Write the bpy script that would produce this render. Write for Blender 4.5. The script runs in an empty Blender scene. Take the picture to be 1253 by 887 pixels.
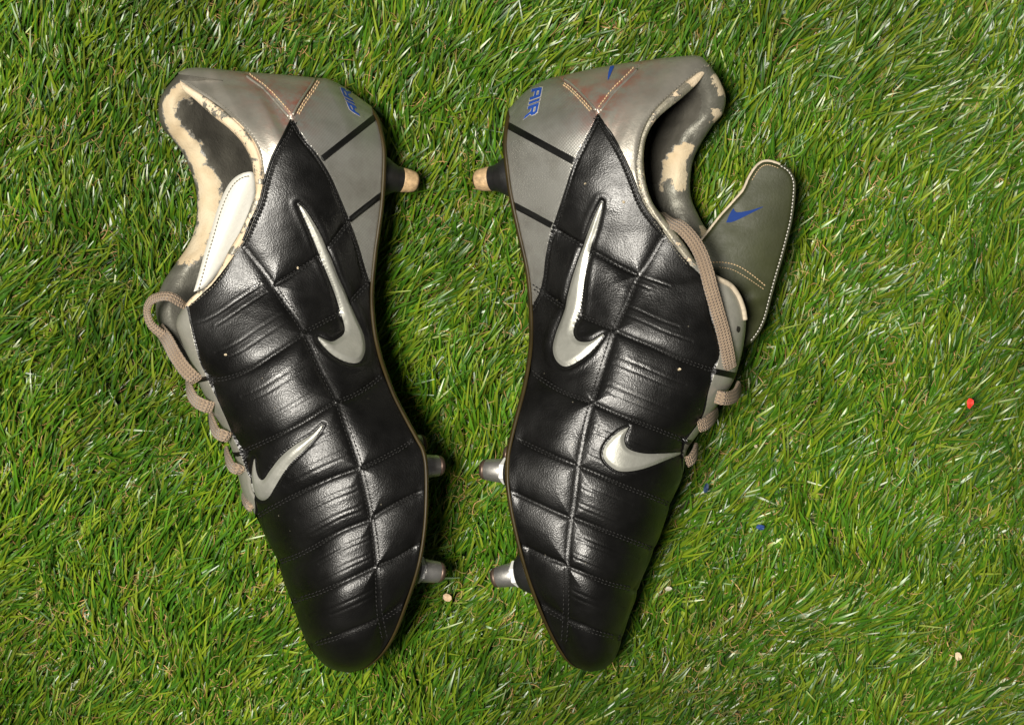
import bpy, math, random
import numpy as np
from mathutils import Vector
from mathutils.bvhtree import BVHTree

R = math.radians
rng = np.random.default_rng(7)
random.seed(7)

# ------------------------------------------------------------------ camera, light, exposure
CAM_H = 1.0            # camera height above the turf backing (m)
REF_Z = 0.05
K = 0.385e-3           # metres per photograph pixel at 50 mm above the backing
scene = bpy.context.scene
col = scene.collection
cam_data = bpy.data.cameras.new("camera")
cam_data.sensor_width = 36.0
cam_data.lens = 36.0 * (CAM_H - REF_Z) / (1253 * K)
cam_data.clip_start = 0.01
cam_data.clip_end = 50
cam = bpy.data.objects.new("camera", cam_data)
cam.location = (0, 0, CAM_H)
cam.rotation_euler = (0, 0, 0)
col.objects.link(cam)
scene.camera = cam

world = bpy.data.worlds.new("World")
scene.world = world
world.use_nodes = True
bg = world.node_tree.nodes["Background"]
bg.inputs[0].default_value = (1.0, 0.98, 0.95, 1)
bg.inputs[1].default_value = 0.075

def area_lamp(name, loc, target, size, power, colour):
    l = bpy.data.lights.new(name, 'AREA')
    l.shape = 'DISK'
    l.size = size
    l.energy = power
    l.color = colour
    o = bpy.data.objects.new(name, l)
    o.location = loc
    d = Vector(target) - Vector(loc)
    o.rotation_euler = d.to_track_quat('-Z', 'Y').to_euler()
    col.objects.link(o)
    return o
area_lamp("key_lamp", (-0.32, -0.02, 1.60), (0, 0, 0.03), 0.38, 58, (1.0, 0.948, 0.85))

scene.view_settings.view_transform = 'Standard'
scene.view_settings.look = 'None'
scene.view_settings.exposure = 0.0
scene.view_settings.gamma = 1.0
scene.view_settings.use_curve_mapping = False

# ------------------------------------------------------------------ helpers
def W(px, py, z):
    """photograph pixel seen at height z (metres) -> world point(s)"""
    px = np.asarray(px, float); py = np.asarray(py, float); z = np.asarray(z, float)
    k = K * (CAM_H - z) / (CAM_H - REF_Z)
    return np.stack([(px - 626.5) * k, (443.5 - py) * k, z + 0 * px], -1)

def catmull(pts, n=16):
    p = np.asarray(pts, float)
    q = np.vstack([2 * p[0] - p[1], p, 2 * p[-1] - p[-2]])
    out = []
    t = np.linspace(0, 1, n, endpoint=False)[:, None]
    for i in range(1, len(q) - 2):
        a, b, c, d = q[i - 1], q[i], q[i + 1], q[i + 2]
        out.append(0.5 * ((2 * b) + (-a + c) * t + (2 * a - 5 * b + 4 * c - d) * t ** 2 + (-a + 3 * b - 3 * c + d) * t ** 3))
    out.append(p[-1:])
    return np.vstack(out)

def arclen(c):
    return np.concatenate([[0], np.cumsum(np.linalg.norm(np.diff(c, axis=0), axis=1))])

def at_arc(c, L, s):
    return np.stack([np.interp(s, L, c[:, k]) for k in range(c.shape[1])], -1)

def gsmooth(a, sig):
    r = int(sig * 3)
    k = np.exp(-0.5 * (np.arange(-r, r + 1) / sig) ** 2); k /= k.sum()
    a = np.asarray(a, float)
    pad = np.concatenate([2 * a[0] - a[r:0:-1], a, 2 * a[-1] - a[-2:-r - 2:-1]])
    return np.convolve(pad, k, mode='valid')

def sstep(x, a, b):
    t = np.clip((x - a) / (b - a), 0, 1)
    return t * t * (3 - 2 * t)

def pdist(P, poly):
    """distance of points P (n,2) to polyline"""
    best = np.full(len(P), 1e9)
    for a, b in zip(poly[:-1], poly[1:]):
        ab = b - a
        t = np.clip(((P - a) @ ab) / max(ab @ ab, 1e-9), 0, 1)
        d = np.hypot(P[:, 0] - a[0] - t * ab[0], P[:, 1] - a[1] - t * ab[1])
        best = np.minimum(best, d)
    return best

def pnear(P, polys):
    best = np.full(len(P), 1e9); Q = P.copy()
    for poly in polys:
        for a, b in zip(poly[:-1], poly[1:]):
            ab = b - a
            t = np.clip(((P - a) @ ab) / max(ab @ ab, 1e-9), 0, 1)
            c = a + t[:, None] * ab
            d = np.hypot(*(P - c).T)
            m = d < best
            best[m] = d[m]; Q[m] = c[m]
    return Q, best

def inside(P, poly):
    poly = np.asarray(poly, float)
    x, y = P[:, 0], P[:, 1]
    r = np.zeros(len(P), bool)
    j = len(poly) - 1
    for i in range(len(poly)):
        xi, yi = poly[i]; xj, yj = poly[j]
        c = ((yi > y) != (yj > y)) & (x < (xj - xi) * (y - yi) / ((yj - yi) if yj != yi else 1e-9) + xi)
        r ^= c
        j = i
    return r

def closed(p):
    p = np.asarray(p, float)
    return np.vstack([p, p[:1]])

# cheap smooth value noise on the plane (for relief, in mm)
class VNoise:
    def __init__(self, seed):
        self.g = np.random.default_rng(seed).random((256, 256))
    def __call__(self, x, y):
        xi = np.floor(x).astype(int); yi = np.floor(y).astype(int)
        fx = x - xi; fy = y - yi
        fx = fx * fx * (3 - 2 * fx); fy = fy * fy * (3 - 2 * fy)
        g = self.g
        a = g[xi % 256, yi % 256]; b = g[(xi + 1) % 256, yi % 256]
        c = g[xi % 256, (yi + 1) % 256]; d = g[(xi + 1) % 256, (yi + 1) % 256]
        return (a * (1 - fx) + b * fx) * (1 - fy) + (c * (1 - fx) + d * fx) * fy - 0.5
vn = VNoise(3)

def mesh_obj(name, verts, faces, mat, parent=None, smooth=True, normals=None, attrs=None, kind=None):
    me = bpy.data.meshes.new(name)
    verts = np.asarray(verts, float)
    if parent is not None:
        verts = verts - np.array(root_loc(parent))
    if isinstance(faces, np.ndarray):
        n, m = faces.shape
        me.vertices.add(len(verts)); me.vertices.foreach_set("co", verts.astype(np.float32).ravel())
        me.loops.add(n * m); me.loops.foreach_set("vertex_index", faces.astype(np.int32).ravel())
        me.polygons.add(n)
        me.polygons.foreach_set("loop_start", np.arange(0, n * m, m, dtype=np.int32))
        me.update(calc_edges=True)
        me.validate()
    else:
        me.from_pydata(verts.tolist(), [], faces)
        me.update()
    me.polygons.foreach_set("use_smooth", np.full(len(me.polygons), bool(smooth)))
    if attrs:
        for k, v in attrs.items():
            v = np.asarray(v, np.float32)
            if v.ndim == 1:
                at = me.attributes.new(k, 'FLOAT', 'POINT'); at.data.foreach_set("value", v)
            else:
                at = me.attributes.new(k, 'FLOAT_COLOR', 'POINT'); at.data.foreach_set("color", v.ravel())
    if normals is not None:
        nn = np.asarray(normals, float)
        fv = faces
        fn = np.cross(verts[fv[:, 2]] - verts[fv[:, 0]], verts[fv[:, 3 if fv.shape[1] > 3 else 1]] - verts[fv[:, 1]])
        if (fn * nn[fv[:, 0]]).sum() < 0:
            me.flip_normals()
        me.normals_split_custom_set_from_vertices(np.asarray(normals).tolist())
    if mat is not None:
        me.materials.append(mat)
    o = bpy.data.objects.new(name, me)
    col.objects.link(o)
    if parent is not None:
        o.parent = parent
    if kind:
        o["kind"] = kind
    return o

def root_loc(o):
    p = Vector((0, 0, 0))
    while o is not None:
        p = p + o.location
        o = o.parent
    return p

def grid_faces(n, m, wrap=False):
    i, j = np.meshgrid(np.arange(n - 1), np.arange(m - 1 if not wrap else m), indexing='ij')
    j2 = (j + 1) % m
    return np.stack([i * m + j, (i + 1) * m + j, (i + 1) * m + j2, i * m + j2], -1).reshape(-1, 4)

def grid_normals(V):
    du = np.gradient(V, axis=0); dv = np.gradient(V, axis=1)
    n = np.cross(du, dv)
    l = np.linalg.norm(n, axis=-1, keepdims=True)
    n = n / np.maximum(l, 1e-12)
    return n

# ------------------------------------------------------------------ materials
def new_mat(name):
    m = bpy.data.materials.new(name)
    m.use_nodes = True
    nt = m.node_tree
    return m, nt, nt.nodes["Principled BSDF"]

def N(nt, t, **kw):
    n = nt.nodes.new(t)
    for k, v in kw.items():
        setattr(n, k, v)
    return n

def tex_noise(nt, scale, detail=4, rough=0.55, vec=None):
    n = N(nt, "ShaderNodeTexNoise")
    n.inputs["Scale"].default_value = scale
    n.inputs["Detail"].default_value = detail
    n.inputs["Roughness"].default_value = rough
    if vec is not None:
        nt.links.new(vec, n.inputs["Vector"])
    return n

def ramp(nt, src, stops):
    r = N(nt, "ShaderNodeValToRGB")
    el = r.color_ramp.elements
    while len(el) < len(stops):
        el.new(0.5)
    for e, (p, c) in zip(el, stops):
        e.position = p
        e.color = (*c, 1) if len(c) == 3 else c
    nt.links.new(src, r.inputs[0])
    return r

def mixc(nt, fac, a, b):
    m = N(nt, "ShaderNodeMix", data_type='RGBA')
    if hasattr(fac, 'is_linked'):
        nt.links.new(fac, m.inputs[0])
    else:
        m.inputs[0].default_value = fac
    for v, i in ((a, 6), (b, 7)):
        if hasattr(v, 'is_linked'):
            nt.links.new(v, m.inputs[i])
        else:
            m.inputs[i].default_value = (*v, 1)
    return m.outputs[2]

def maths(nt, op, a, b=None):
    m = N(nt, "ShaderNodeMath", operation=op)
    for v, i in ((a, 0), (b, 1)):
        if v is None:
            continue
        if hasattr(v, 'is_linked'):
            nt.links.new(v, m.inputs[i])
        else:
            m.inputs[i].default_value = v
    return m.outputs[0]

def bump(nt, bsdf, h, strength, dist, prev=None):
    b = N(nt, "ShaderNodeBump")
    b.inputs["Strength"].default_value = strength
    b.inputs["Distance"].default_value = dist
    nt.links.new(h, b.inputs["Height"])
    if prev is not None:
        nt.links.new(prev, b.inputs["Normal"])
    nt.links.new(b.outputs[0], bsdf.inputs["Normal"])
    return b.outputs[0]

def objco(nt):
    return N(nt, "ShaderNodeTexCoord").outputs["Object"]

def leather(name, base, rough, grain=1400, gs=0.35, worn=0.0, metallic=0.0, spec=0.5):
    m, nt, b = new_mat(name)
    co = objco(nt)
    v = N(nt, "ShaderNodeTexVoronoi", feature='F1')
    v.inputs["Scale"].default_value = grain
    nt.links.new(co, v.inputs["Vector"])
    n1 = tex_noise(nt, grain * 0.7, 4, 0.6, co)
    n2 = tex_noise(nt, 60, 5, 0.6, co)
    n3 = tex_noise(nt, 300, 4, 0.7, co)
    h = maths(nt, 'ADD', v.outputs["Distance"], maths(nt, 'MULTIPLY', n1.outputs[0], 0.8))
    p = bump(nt, b, h, gs, 0.00012)
    bump(nt, b, n3.outputs[0], 0.12, 0.0004, p)
    c = mixc(nt, ramp(nt, n2.outputs[0], [(0.35, (0, 0, 0)), (0.75, (1, 1, 1))]).outputs[0],
             base, tuple(x * 1.5 + 0.0012 for x in base))
    vd = N(nt, "ShaderNodeTexVoronoi", feature='F1')
    vd.inputs["Scale"].default_value = 170
    nt.links.new(co, vd.inputs["Vector"])
    sepc = N(nt, "ShaderNodeSeparateColor"); nt.links.new(vd.outputs["Color"], sepc.inputs[0])
    thr = maths(nt, 'MULTIPLY', maths(nt, 'SUBTRACT', sepc.outputs[0], 0.72), 0.30)
    speck = maths(nt, 'LESS_THAN', vd.outputs["Distance"], thr)
    c = mixc(nt, maths(nt, 'MULTIPLY', speck, 0.55), c, (0.16, 0.145, 0.11))
    nt.links.new(c, b.inputs["Base Color"])
    r = ramp(nt, n2.outputs[0], [(0.3, (rough - 0.06,) * 3), (0.7, (rough + 0.10,) * 3)])
    nt.links.new(r.outputs[0], b.inputs["Roughness"])
    b.inputs["Metallic"].default_value = metallic
    b.inputs["Specular IOR Level"].default_value = spec
    return m

M = {}
M['black'] = leather("black_leather", (0.0016, 0.0015, 0.0013), 0.35, 1500, 0.6, spec=0.5)
M['black_rib'] = M['black']
M['trim'] = leather("black_trim", (0.003, 0.003, 0.0028), 0.36, 2000, 0.3, spec=0.3)

def silver_leather(name, base, rough, stain=0.0, metal=0.75):
    m, nt, b = new_mat(name)
    co = objco(nt)
    n1 = tex_noise(nt, 900, 4, 0.6, co)
    n2 = tex_noise(nt, 45, 5, 0.65, co)
    n3 = tex_noise(nt, 140, 5, 0.7, co)
    c = mixc(nt, ramp(nt, n2.outputs[0], [(0.3, (0, 0, 0)), (0.75, (1, 1, 1))]).outputs[0], base, tuple(x * 0.62 for x in base))
    if stain:
        st = N(nt, "ShaderNodeAttribute", attribute_name="stain")
        f = maths(nt, 'MULTIPLY', st.outputs["Fac"], ramp(nt, n3.outputs[0], [(0.38, (0, 0, 0)), (0.62, (1, 1, 1))]).outputs[0])
        c = mixc(nt, maths(nt, 'MULTIPLY', f, stain), c, (0.42, 0.09, 0.05))
    nt.links.new(c, b.inputs["Base Color"])
    b.inputs["Metallic"].default_value = metal
    r = ramp(nt, n3.outputs[0], [(0.3, (rough - 0.05,) * 3), (0.7, (rough + 0.08,) * 3)])
    nt.links.new(r.outputs[0], b.inputs["Roughness"])
    p = bump(nt, b, n1.outputs[0], 0.25, 0.0003)
    bump(nt, b, n3.outputs[0], 0.15, 0.0010, p)
    return m
M['silver'] = silver_leather("silver_leather", (0.42, 0.40, 0.345), 0.38, stain=0.7, metal=0.65)
M['eyestay'] = silver_leather("silver_eyestay", (0.40, 0.39, 0.34), 0.42, metal=0.45)
M['tongue_grey'] = silver_leather("tongue_grey", (0.030, 0.034, 0.013), 0.5, metal=0.0)
M['tongue_grey'].node_tree.nodes["Principled BSDF"].inputs["Specular IOR Level"].default_value = 0.22
M['swoosh'] = silver_leather("swoosh_silver", (0.47, 0.47, 0.42), 0.40, metal=0.6)

def mesh_fabric():
    m, nt, b = new_mat("silver_mesh_fabric")
    co = objco(nt)
    mp = N(nt, "ShaderNodeMapping")
    mp.inputs["Rotation"].default_value = (0, 0, R(24))
    nt.links.new(co, mp.inputs[0])
    sp = N(nt, "ShaderNodeSeparateXYZ"); nt.links.new(mp.outputs[0], sp.inputs[0])
    f = 2 * math.pi / 0.00085
    sx = maths(nt, 'SINE', maths(nt, 'MULTIPLY', sp.outputs[0], f))
    sy = maths(nt, 'SINE', maths(nt, 'MULTIPLY', sp.outputs[1], f))
    w = maths(nt, 'MULTIPLY', sx, sy)
    w01 = maths(nt, 'ADD', maths(nt, 'MULTIPLY', w, 0.5), 0.5)
    n2 = tex_noise(nt, 50, 5, 0.6, co)
    n3 = tex_noise(nt, 150, 5, 0.7, co)
    c = mixc(nt, w01, (0.32, 0.32, 0.295), (0.46, 0.455, 0.425))
    c = mixc(nt, maths(nt, 'MULTIPLY', ramp(nt, n2.outputs[0], [(0.42, (0, 0, 0)), (0.7, (1, 1, 1))]).outputs[0], 0.6), c, (0.20, 0.19, 0.16))
    st = N(nt, "ShaderNodeAttribute", attribute_name="stain")
    f = maths(nt, 'MULTIPLY', st.outputs["Fac"], ramp(nt, n3.outputs[0], [(0.4, (0, 0, 0)), (0.65, (1, 1, 1))]).outputs[0])
    c = mixc(nt, maths(nt, 'MULTIPLY', f, 0.6), c, (0.42, 0.10, 0.06))
    nt.links.new(c, b.inputs["Base Color"])
    b.inputs["Metallic"].default_value = 0.75
    b.inputs["Roughness"].default_value = 0.37
    p = bump(nt, b, w, 0.35, 0.00018)
    bump(nt, b, n2.outputs[0], 0.15, 0.0015, p)
    return m
M['mesh'] = mesh_fabric()

def worn_mat(name, under, top, top_metal, rough_top, edge_noise=0.55, scale=150):
    """top finish flaking off an under-layer; attribute 'wear' (0..1) says where it has gone"""
    m, nt, b = new_mat(name)
    co = objco(nt)
    n = tex_noise(nt, scale, 6, 0.7, co)
    nf = tex_noise(nt, 900, 3, 0.6, co)
    n2 = tex_noise(nt, 60, 4, 0.6, co)
    at = N(nt, "ShaderNodeAttribute", attribute_name="wear")
    s = maths(nt, 'ADD', at.outputs["Fac"], maths(nt, 'MULTIPLY', maths(nt, 'SUBTRACT', n.outputs[0], 0.5), edge_noise * 2))
    f = ramp(nt, s, [(0.485, (0, 0, 0)), (0.515, (1, 1, 1))]).outputs[0]
    u2 = mixc(nt, ramp(nt, n2.outputs[0], [(0.35, (0, 0, 0)), (0.7, (1, 1, 1))]).outputs[0], under, tuple(x * k for x, k in zip(under, (0.80, 0.72, 0.62))))
    t2 = mixc(nt, ramp(nt, n2.outputs[0], [(0.4, (0, 0, 0)), (0.7, (1, 1, 1))]).outputs[0], top, tuple(x * 0.6 for x in top))
    t2 = mixc(nt, ramp(nt, s, [(0.36, (0, 0, 0)), (0.44, (1, 1, 1))]).outputs[0], t2, (0.20, 0.19, 0.165))
    nt.links.new(mixc(nt, f, t2, u2), b.inputs["Base Color"])
    nt.links.new(maths(nt, 'MULTIPLY', maths(nt, 'SUBTRACT', 1.0, f), top_metal), b.inputs["Metallic"])
    nt.links.new(maths(nt, 'ADD', maths(nt, 'MULTIPLY', f, 0.85 - rough_top), rough_top), b.inputs["Roughness"])
    p = bump(nt, b, maths(nt, 'SUBTRACT', 1.0, f), 0.6, 0.0005)
    p = bump(nt, b, nf.outputs[0], 0.5, 0.0005, p)
    bump(nt, b, n.outputs[0], 0.35, 0.0016, p)
    return m
CREAM = (0.50, 0.425, 0.30)
M['lining_dark'] = worn_mat("lining_dark", CREAM, (0.085, 0.08, 0.066), 0.0, 0.42, edge_noise=0.95)
M['lining_silver'] = worn_mat("lining_silver", CREAM, (0.19, 0.185, 0.155), 0.5, 0.48, edge_noise=0.95)
M['binding'] = worn_mat("collar_binding", (0.62, 0.52, 0.38), (0.40, 0.37, 0.29), 0.5, 0.45, scale=260)

def simple(name, colr, rough=0.6, metal=0.0, nscale=200, var=0.3, bs=0.2, bd=0.0004):
    m, nt, b = new_mat(name)
    co = objco(nt)
    n = tex_noise(nt, nscale, 5, 0.65, co)
    c = mixc(nt, ramp(nt, n.outputs[0], [(0.3, (0, 0, 0)), (0.7, (1, 1, 1))]).outputs[0], colr, tuple(x * (1 - var) for x in colr))
    nt.links.new(c, b.inputs["Base Color"])
    b.inputs["Roughness"].default_value = rough
    b.inputs["Metallic"].default_value = metal
    bump(nt, b, n.outputs[0], bs, bd)
    return m
M['thread_black'] = simple("thread_black", (0.0085, 0.0082, 0.0076), 0.6)
M['thread_black'].node_tree.nodes["Principled BSDF"].inputs["Specular IOR Level"].default_value = 0.3
M['thread_tan'] = simple("thread_tan", (0.50, 0.36, 0.20), 0.8)
M['thread_grey'] = simple("thread_grey", (0.16, 0.15, 0.12), 0.8)
M['thread_white'] = simple("thread_white", (0.55, 0.53, 0.47), 0.8)
M['blue'] = simple("blue_print", (0.010, 0.055, 0.30), 0.62, var=0.15)
M['blue_dark'] = simple("blue_print_dark", (0.004, 0.026, 0.14), 0.7, var=0.15)
M['blue_dark'].node_tree.nodes["Principled BSDF"].inputs["Specular IOR Level"].default_value = 0.15
M['blue_white'] = simple("white_print", (0.42, 0.41, 0.37), 0.5)
M['white_tongue'] = simple("white_tongue", (0.60, 0.585, 0.53), 0.6, nscale=500, var=0.08)
M['cream_edge'] = simple("cream_edge", (0.46, 0.39, 0.29), 0.75, nscale=400, var=0.35)
M['insole'] = simple("insole", (0.03, 0.03, 0.028), 0.8)
M['stud_black'] = simple("stud_black", (0.012, 0.012, 0.012), 0.45, nscale=300)
M['stud_tan'] = simple("stud_worn_tan", (0.54, 0.37, 0.20), 0.6, nscale=450, var=0.6)
M['stud_white'] = simple("stud_washer", (0.75, 0.75, 0.73), 0.5)
M['raw_edge'] = simple("raw_edge", (0.10, 0.075, 0.05), 0.8)
M['eyelet'] = simple("eyelet_dark", (0.02, 0.018, 0.015), 0.6)
M['far_black'] = M['black']

def metal_mat():
    m, nt, b = new_mat("stud_metal")
    co = objco(nt)
    n = tex_noise(nt, 350, 5, 0.7, co)
    c = ramp(nt, n.outputs[0], [(0.35, (0.52, 0.51, 0.49)), (0.62, (0.38, 0.37, 0.35)), (0.85, (0.26, 0.18, 0.12))])
    nt.links.new(c.outputs[0], b.inputs["Base Color"])
    b.inputs["Metallic"].default_value = 0.9
    r = ramp(nt, n.outputs[0], [(0.3, (0.30,) * 3), (0.7, (0.55,) * 3)])
    nt.links.new(r.outputs[0], b.inputs["Roughness"])
    bump(nt, b, n.outputs[0], 0.3, 0.0003)
    return m
M['stud_metal'] = metal_mat()
M['stud_tip'] = simple("stud_tip", (0.16, 0.11, 0.085), 0.45, 0.7, nscale=400, var=0.5)

def sole_mat():
    m, nt, b = new_mat("sole_amber")
    co = objco(nt)
    n = tex_noise(nt, 70, 5, 0.6, co)
    c = ramp(nt, n.outputs[0], [(0.3, (0.020, 0.014, 0.0035)), (0.7, (0.040, 0.028, 0.008))])
    nt.links.new(c.outputs[0], b.inputs["Base Color"])
    b.inputs["Roughness"].default_value = 0.46
    b.inputs["Specular IOR Level"].default_value = 0.3
    bump(nt, b, tex_noise(nt, 500, 4, 0.6, co).outputs[0], 0.15, 0.0003)
    return m
M['sole'] = sole_mat()

def lace_mat():
    m, nt, b = new_mat("lace_taupe")
    at = N(nt, "ShaderNodeAttribute", attribute_name="uvl")
    sp = N(nt, "ShaderNodeSeparateXYZ"); nt.links.new(at.outputs["Vector"], sp.inputs[0])
    # u along in mm, v across in mm: braided chevrons
    a = maths(nt, 'ABSOLUTE', maths(nt, 'SUBTRACT', maths(nt, 'MODULO', maths(nt, 'ADD', sp.outputs[1], 40.0), 1.5), 0.75))
    ph = maths(nt, 'ADD', sp.outputs[0], a)
    w = maths(nt, 'SINE', maths(nt, 'MULTIPLY', ph, 2 * math.pi / 1.35))
    gr = maths(nt, 'SINE', maths(nt, 'MULTIPLY', sp.outputs[1], 2 * math.pi / 1.5))
    h = maths(nt, 'ADD', w, maths(nt, 'MULTIPLY', gr, 0.8))
    h01 = maths(nt, 'ADD', maths(nt, 'MULTIPLY', h, 0.27), 0.5)
    co = objco(nt)
    n = tex_noise(nt, 120, 5, 0.6, co)
    base = mixc(nt, ramp(nt, n.outputs[0], [(0.3, (0, 0, 0)), (0.7, (1, 1, 1))]).outputs[0], (0.37, 0.275, 0.18), (0.27, 0.195, 0.125))
    nt.links.new(mixc(nt, h01, tuple(x * 1 for x in (0.15, 0.105, 0.075)), base), b.inputs["Base Color"])
    b.inputs["Roughness"].default_value = 0.85
    b.inputs["Sheen Weight"].default_value = 0.15
    bump(nt, b, h, 0.8, 0.0004)
    return m
M['lace'] = lace_mat()

def grass_mat(name, thatch=False):
    m, nt, b = new_mat(name)
    at = N(nt, "ShaderNodeAttribute", attribute_name="tint")
    nt.links.new(at.outputs["Color"], b.inputs["Base Color"])
    b.inputs["Roughness"].default_value = 0.55 if thatch else 0.39
    b.inputs["Specular IOR Level"].default_value = 0.3 if thatch else 0.70
    if not thatch:
        tr = N(nt, "ShaderNodeBsdfTranslucent")
        nt.links.new(at.outputs["Color"], tr.inputs[0])
        mx = N(nt, "ShaderNodeMixShader"); mx.inputs[0].default_value = 0.22
        out = nt.nodes["Material Output"]
        nt.links.new(b.outputs[0], mx.inputs[1]); nt.links.new(tr.outputs[0], mx.inputs[2])
        nt.links.new(mx.outputs[0], out.inputs[0])
    return m
M['grass'] = grass_mat("artificial_grass")
M['thatch'] = grass_mat("curled_thatch", True)
M['backing'] = simple("turf_backing", (0.035, 0.045, 0.015), 0.9, nscale=300, var=0.5, bs=0.6, bd=0.001)

# ------------------------------------------------------------------ boots: traced data (photograph pixels)
def zrows():
    #        zs    zpk  zB   front   zF
    return np.array([
        [56, 84, 76, 0.0, 60],
        [55, 88, 86, 0.0, 44],
        [55, 89, 88, 0.0, 38],
        [56, 90, 89, 0.0, 35],
        [56, 91, 88, 0.05, 37],
        [57, 92, 84, 0.35, 40],
        [59, 93, 74, 0.8, 46],
        [63, 95, 66, 1.0, 54],
        [71, 96, 62, 1.0, 62],
        [79, 98, 60, 1.0, 60],
        [84, 98, 58, 1.0, 58],
        [86, 97, 56, 1.0, 56],
        [86, 95, 54, 1.0, 54],
        [84, 95, 52, 1.0, 52],
        [80, 92, 50, 1.0, 50],
        [77, 89, 48, 1.0, 48],
        [73, 86, 46, 1.0, 46],
        [70, 82, 44, 1.0, 44]], float)

LEFT = dict(
    sg=-1,
    A=[(455,131),(465,147),(472,177),(473,201),(470.5,248),(466,283),(462,312),(458,359),(460.5,400),(467,432),(475,457),(486,485),(501,514),(513,536),(521,552),(524.5,577),(524,626),(520,665),(513,699),(500,738),(485,776),(469,801),(450,816),(427,823)],
    B=[(218,89),(223,108),(240,123),(261,142),(281,158),(296,174),(306,192),(311,214),(313,236),(308,251),(296,280),(281,306),(261,343),(233,366),(216,393),(222,417),(233,443),(247,477),(262,508),(282,545),(293,588),(301,612),(314,633),(327,661),(339,684),(346,707),(356,734),(364,757),(375,786),(387,803),(404,817.5),(427,823)],
    F=[(218,91),(205,106),(196,121),(194,139),(199,157),(211,171),(224,189),(232,207),(239,227),(241,250),(239,277),(231,299),(216,321),(199,347),(190.5,375),(196,402),(212,428),(228,452),(245,478)],
    ridge=[(455,131),(440,120),(419,105.5),(401.6,97),(388,95.5),(346,91.7),(293,87.5),(252,83.5),(230,84),(218,89)],
    corr=[((455,131),(218,89),(218,91)),((472,177),(281,158),(199,157)),((473,201),(306,192),(224,189)),((470.5,248),(313,236),(240,238)),((464,300),(296,280),(237,285)),((459,345),(261,343),(213,325)),((458,370),(216,393),(191,378)),((465,425),(231,440),(205,416)),((475,457),(247,477),(245,478)),((501,514),(282,545)),((521,552),(301,612)),((524.5,590),(320,646)),((524,626),(339,684)),((515,690),(356,734)),((500,738),(371,778)),((485,776),(387,803)),((469,801),(404,817)),((427,823),(427,823))],
    V1=[(357.6,145),(364,132),(372,119),(381,106),(390,90),(394,74)],
    V2=[(357.6,145),(347,133),(334,118.6),(323,108),(313.7,101),(303,93),(292,80)],
    QL=[(357.6,145),(346,168.5),(334,192),(325,218),(318,247),(308,270),(296,298)],
    QS=[(357.6,145),(372,168.5),(387,187),(404.5,215),(419,247.6),(431,277),(440,303),(446,325),(453,345),(462,356)],
    BN=[(214,96),(228.6,104),(255,120),(272.6,133),(293,151),(308,168.5),(316.6,186),(320,204),(321,224),(315,247.6),(307,271),(297,294),(280,321),(262,346),(245,361),(228,375)],
    BS=[(228,375),(235,406),(244,441),(254,464),(266,488),(281,524),(295,557),(306,588),(311,612),(312,650)],
    long=[(296,299),(312,319),(328,340),(347,368),(360,386),(372,406),(391,447),(411.6,488),(423,520),(435,554),(441,573),(450,611),(457.7,653),(462,696),(464,745),(468,768),(472,785)],
    lace=[[(254,466),(280,462),(306,452),(335,433),(359.5,417),(374,407)],
          [(295,557),(303,550),(325,540),(347,529.4),(370,517),(391,504),(412,491)],
          [(314,632),(340,617),(366,603.5),(404,586),(440,573)],
          [(341,688),(365,679),(385,668.7),(419,649.5),(455,636)],
          [(357,736),(375,730),(392.5,724),(431,707),(462,693)],
          [(376,791),(395,785),(411.7,780),(450,764.6),(466,757)]],
    side=[[(428,270),(416,286),(404,301),(388,315),(365,331),(342,345),(334,349)],
          [(455,342),(436,362),(416,383),(396,394),(375,405)],
          [(475,452),(460,466),(444.7,477),(430,485),(413,491)],
          [(511,534),(496,545),(481,553.7),(463,563),(442,573)],
          [(520,600),(504,607),(488,615),(470,625),(455,635)],
          [(517,664),(500,675),(484.6,684),(472,689),(462,693)],
          [(499,736),(484,747),(468,757)]],
    stripes=[[(391.5,191.9),(467.5,131.7),(472.5,137.9),(396.5,198.1)], [(425.8,266.8),(469.8,232.1),(474.2,237.7),(430.2,272.4)]],
    eye_stripes=[[(222,466),(254,460),(256,465.5),(224,472)], [(276,556),(297,551.5),(299,556.5),(278,562)]],
    swoosh=[(365.5,249.5),(371,262),(378,277),(386,297),(397,324),(406,346),(413,365),(421,390.5),(423,406),(414.7,414),(405,417.5),(389.5,412),(397,423.7),(413,436.5),(429,443),(441.6,441.5),(448,428.4),(446,409.5),(437.5,390.5),(426,362),(413,334),(398,298),(388,278),(376,259)],
    small=[(396,518.5),(381,532),(362,543.5),(342.7,559),(329,576),(321.6,587),(316,585),(312,575),(310,561),(307,580.5),(309,599.7),(317.8,612),(327,609.5),(337,592.5),(352,570),(373,549.5),(389,531)],
    cream=[(194,130),(200,118),(212,102),(222,100),(233,114),(232,121),(217,124),(216,140),(224,157),(238,166),(248,188),(258,212),(268,226),(271,240),(268,260),(256,285),(243,315),(215,322),(190,330),(225,290),(235,250),(226,206),(200,165)],
    air=dict(o=(440,143), ux=(-0.394,-0.92), uy=(-0.885,-0.46), h=13.0, w=33),
)

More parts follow.
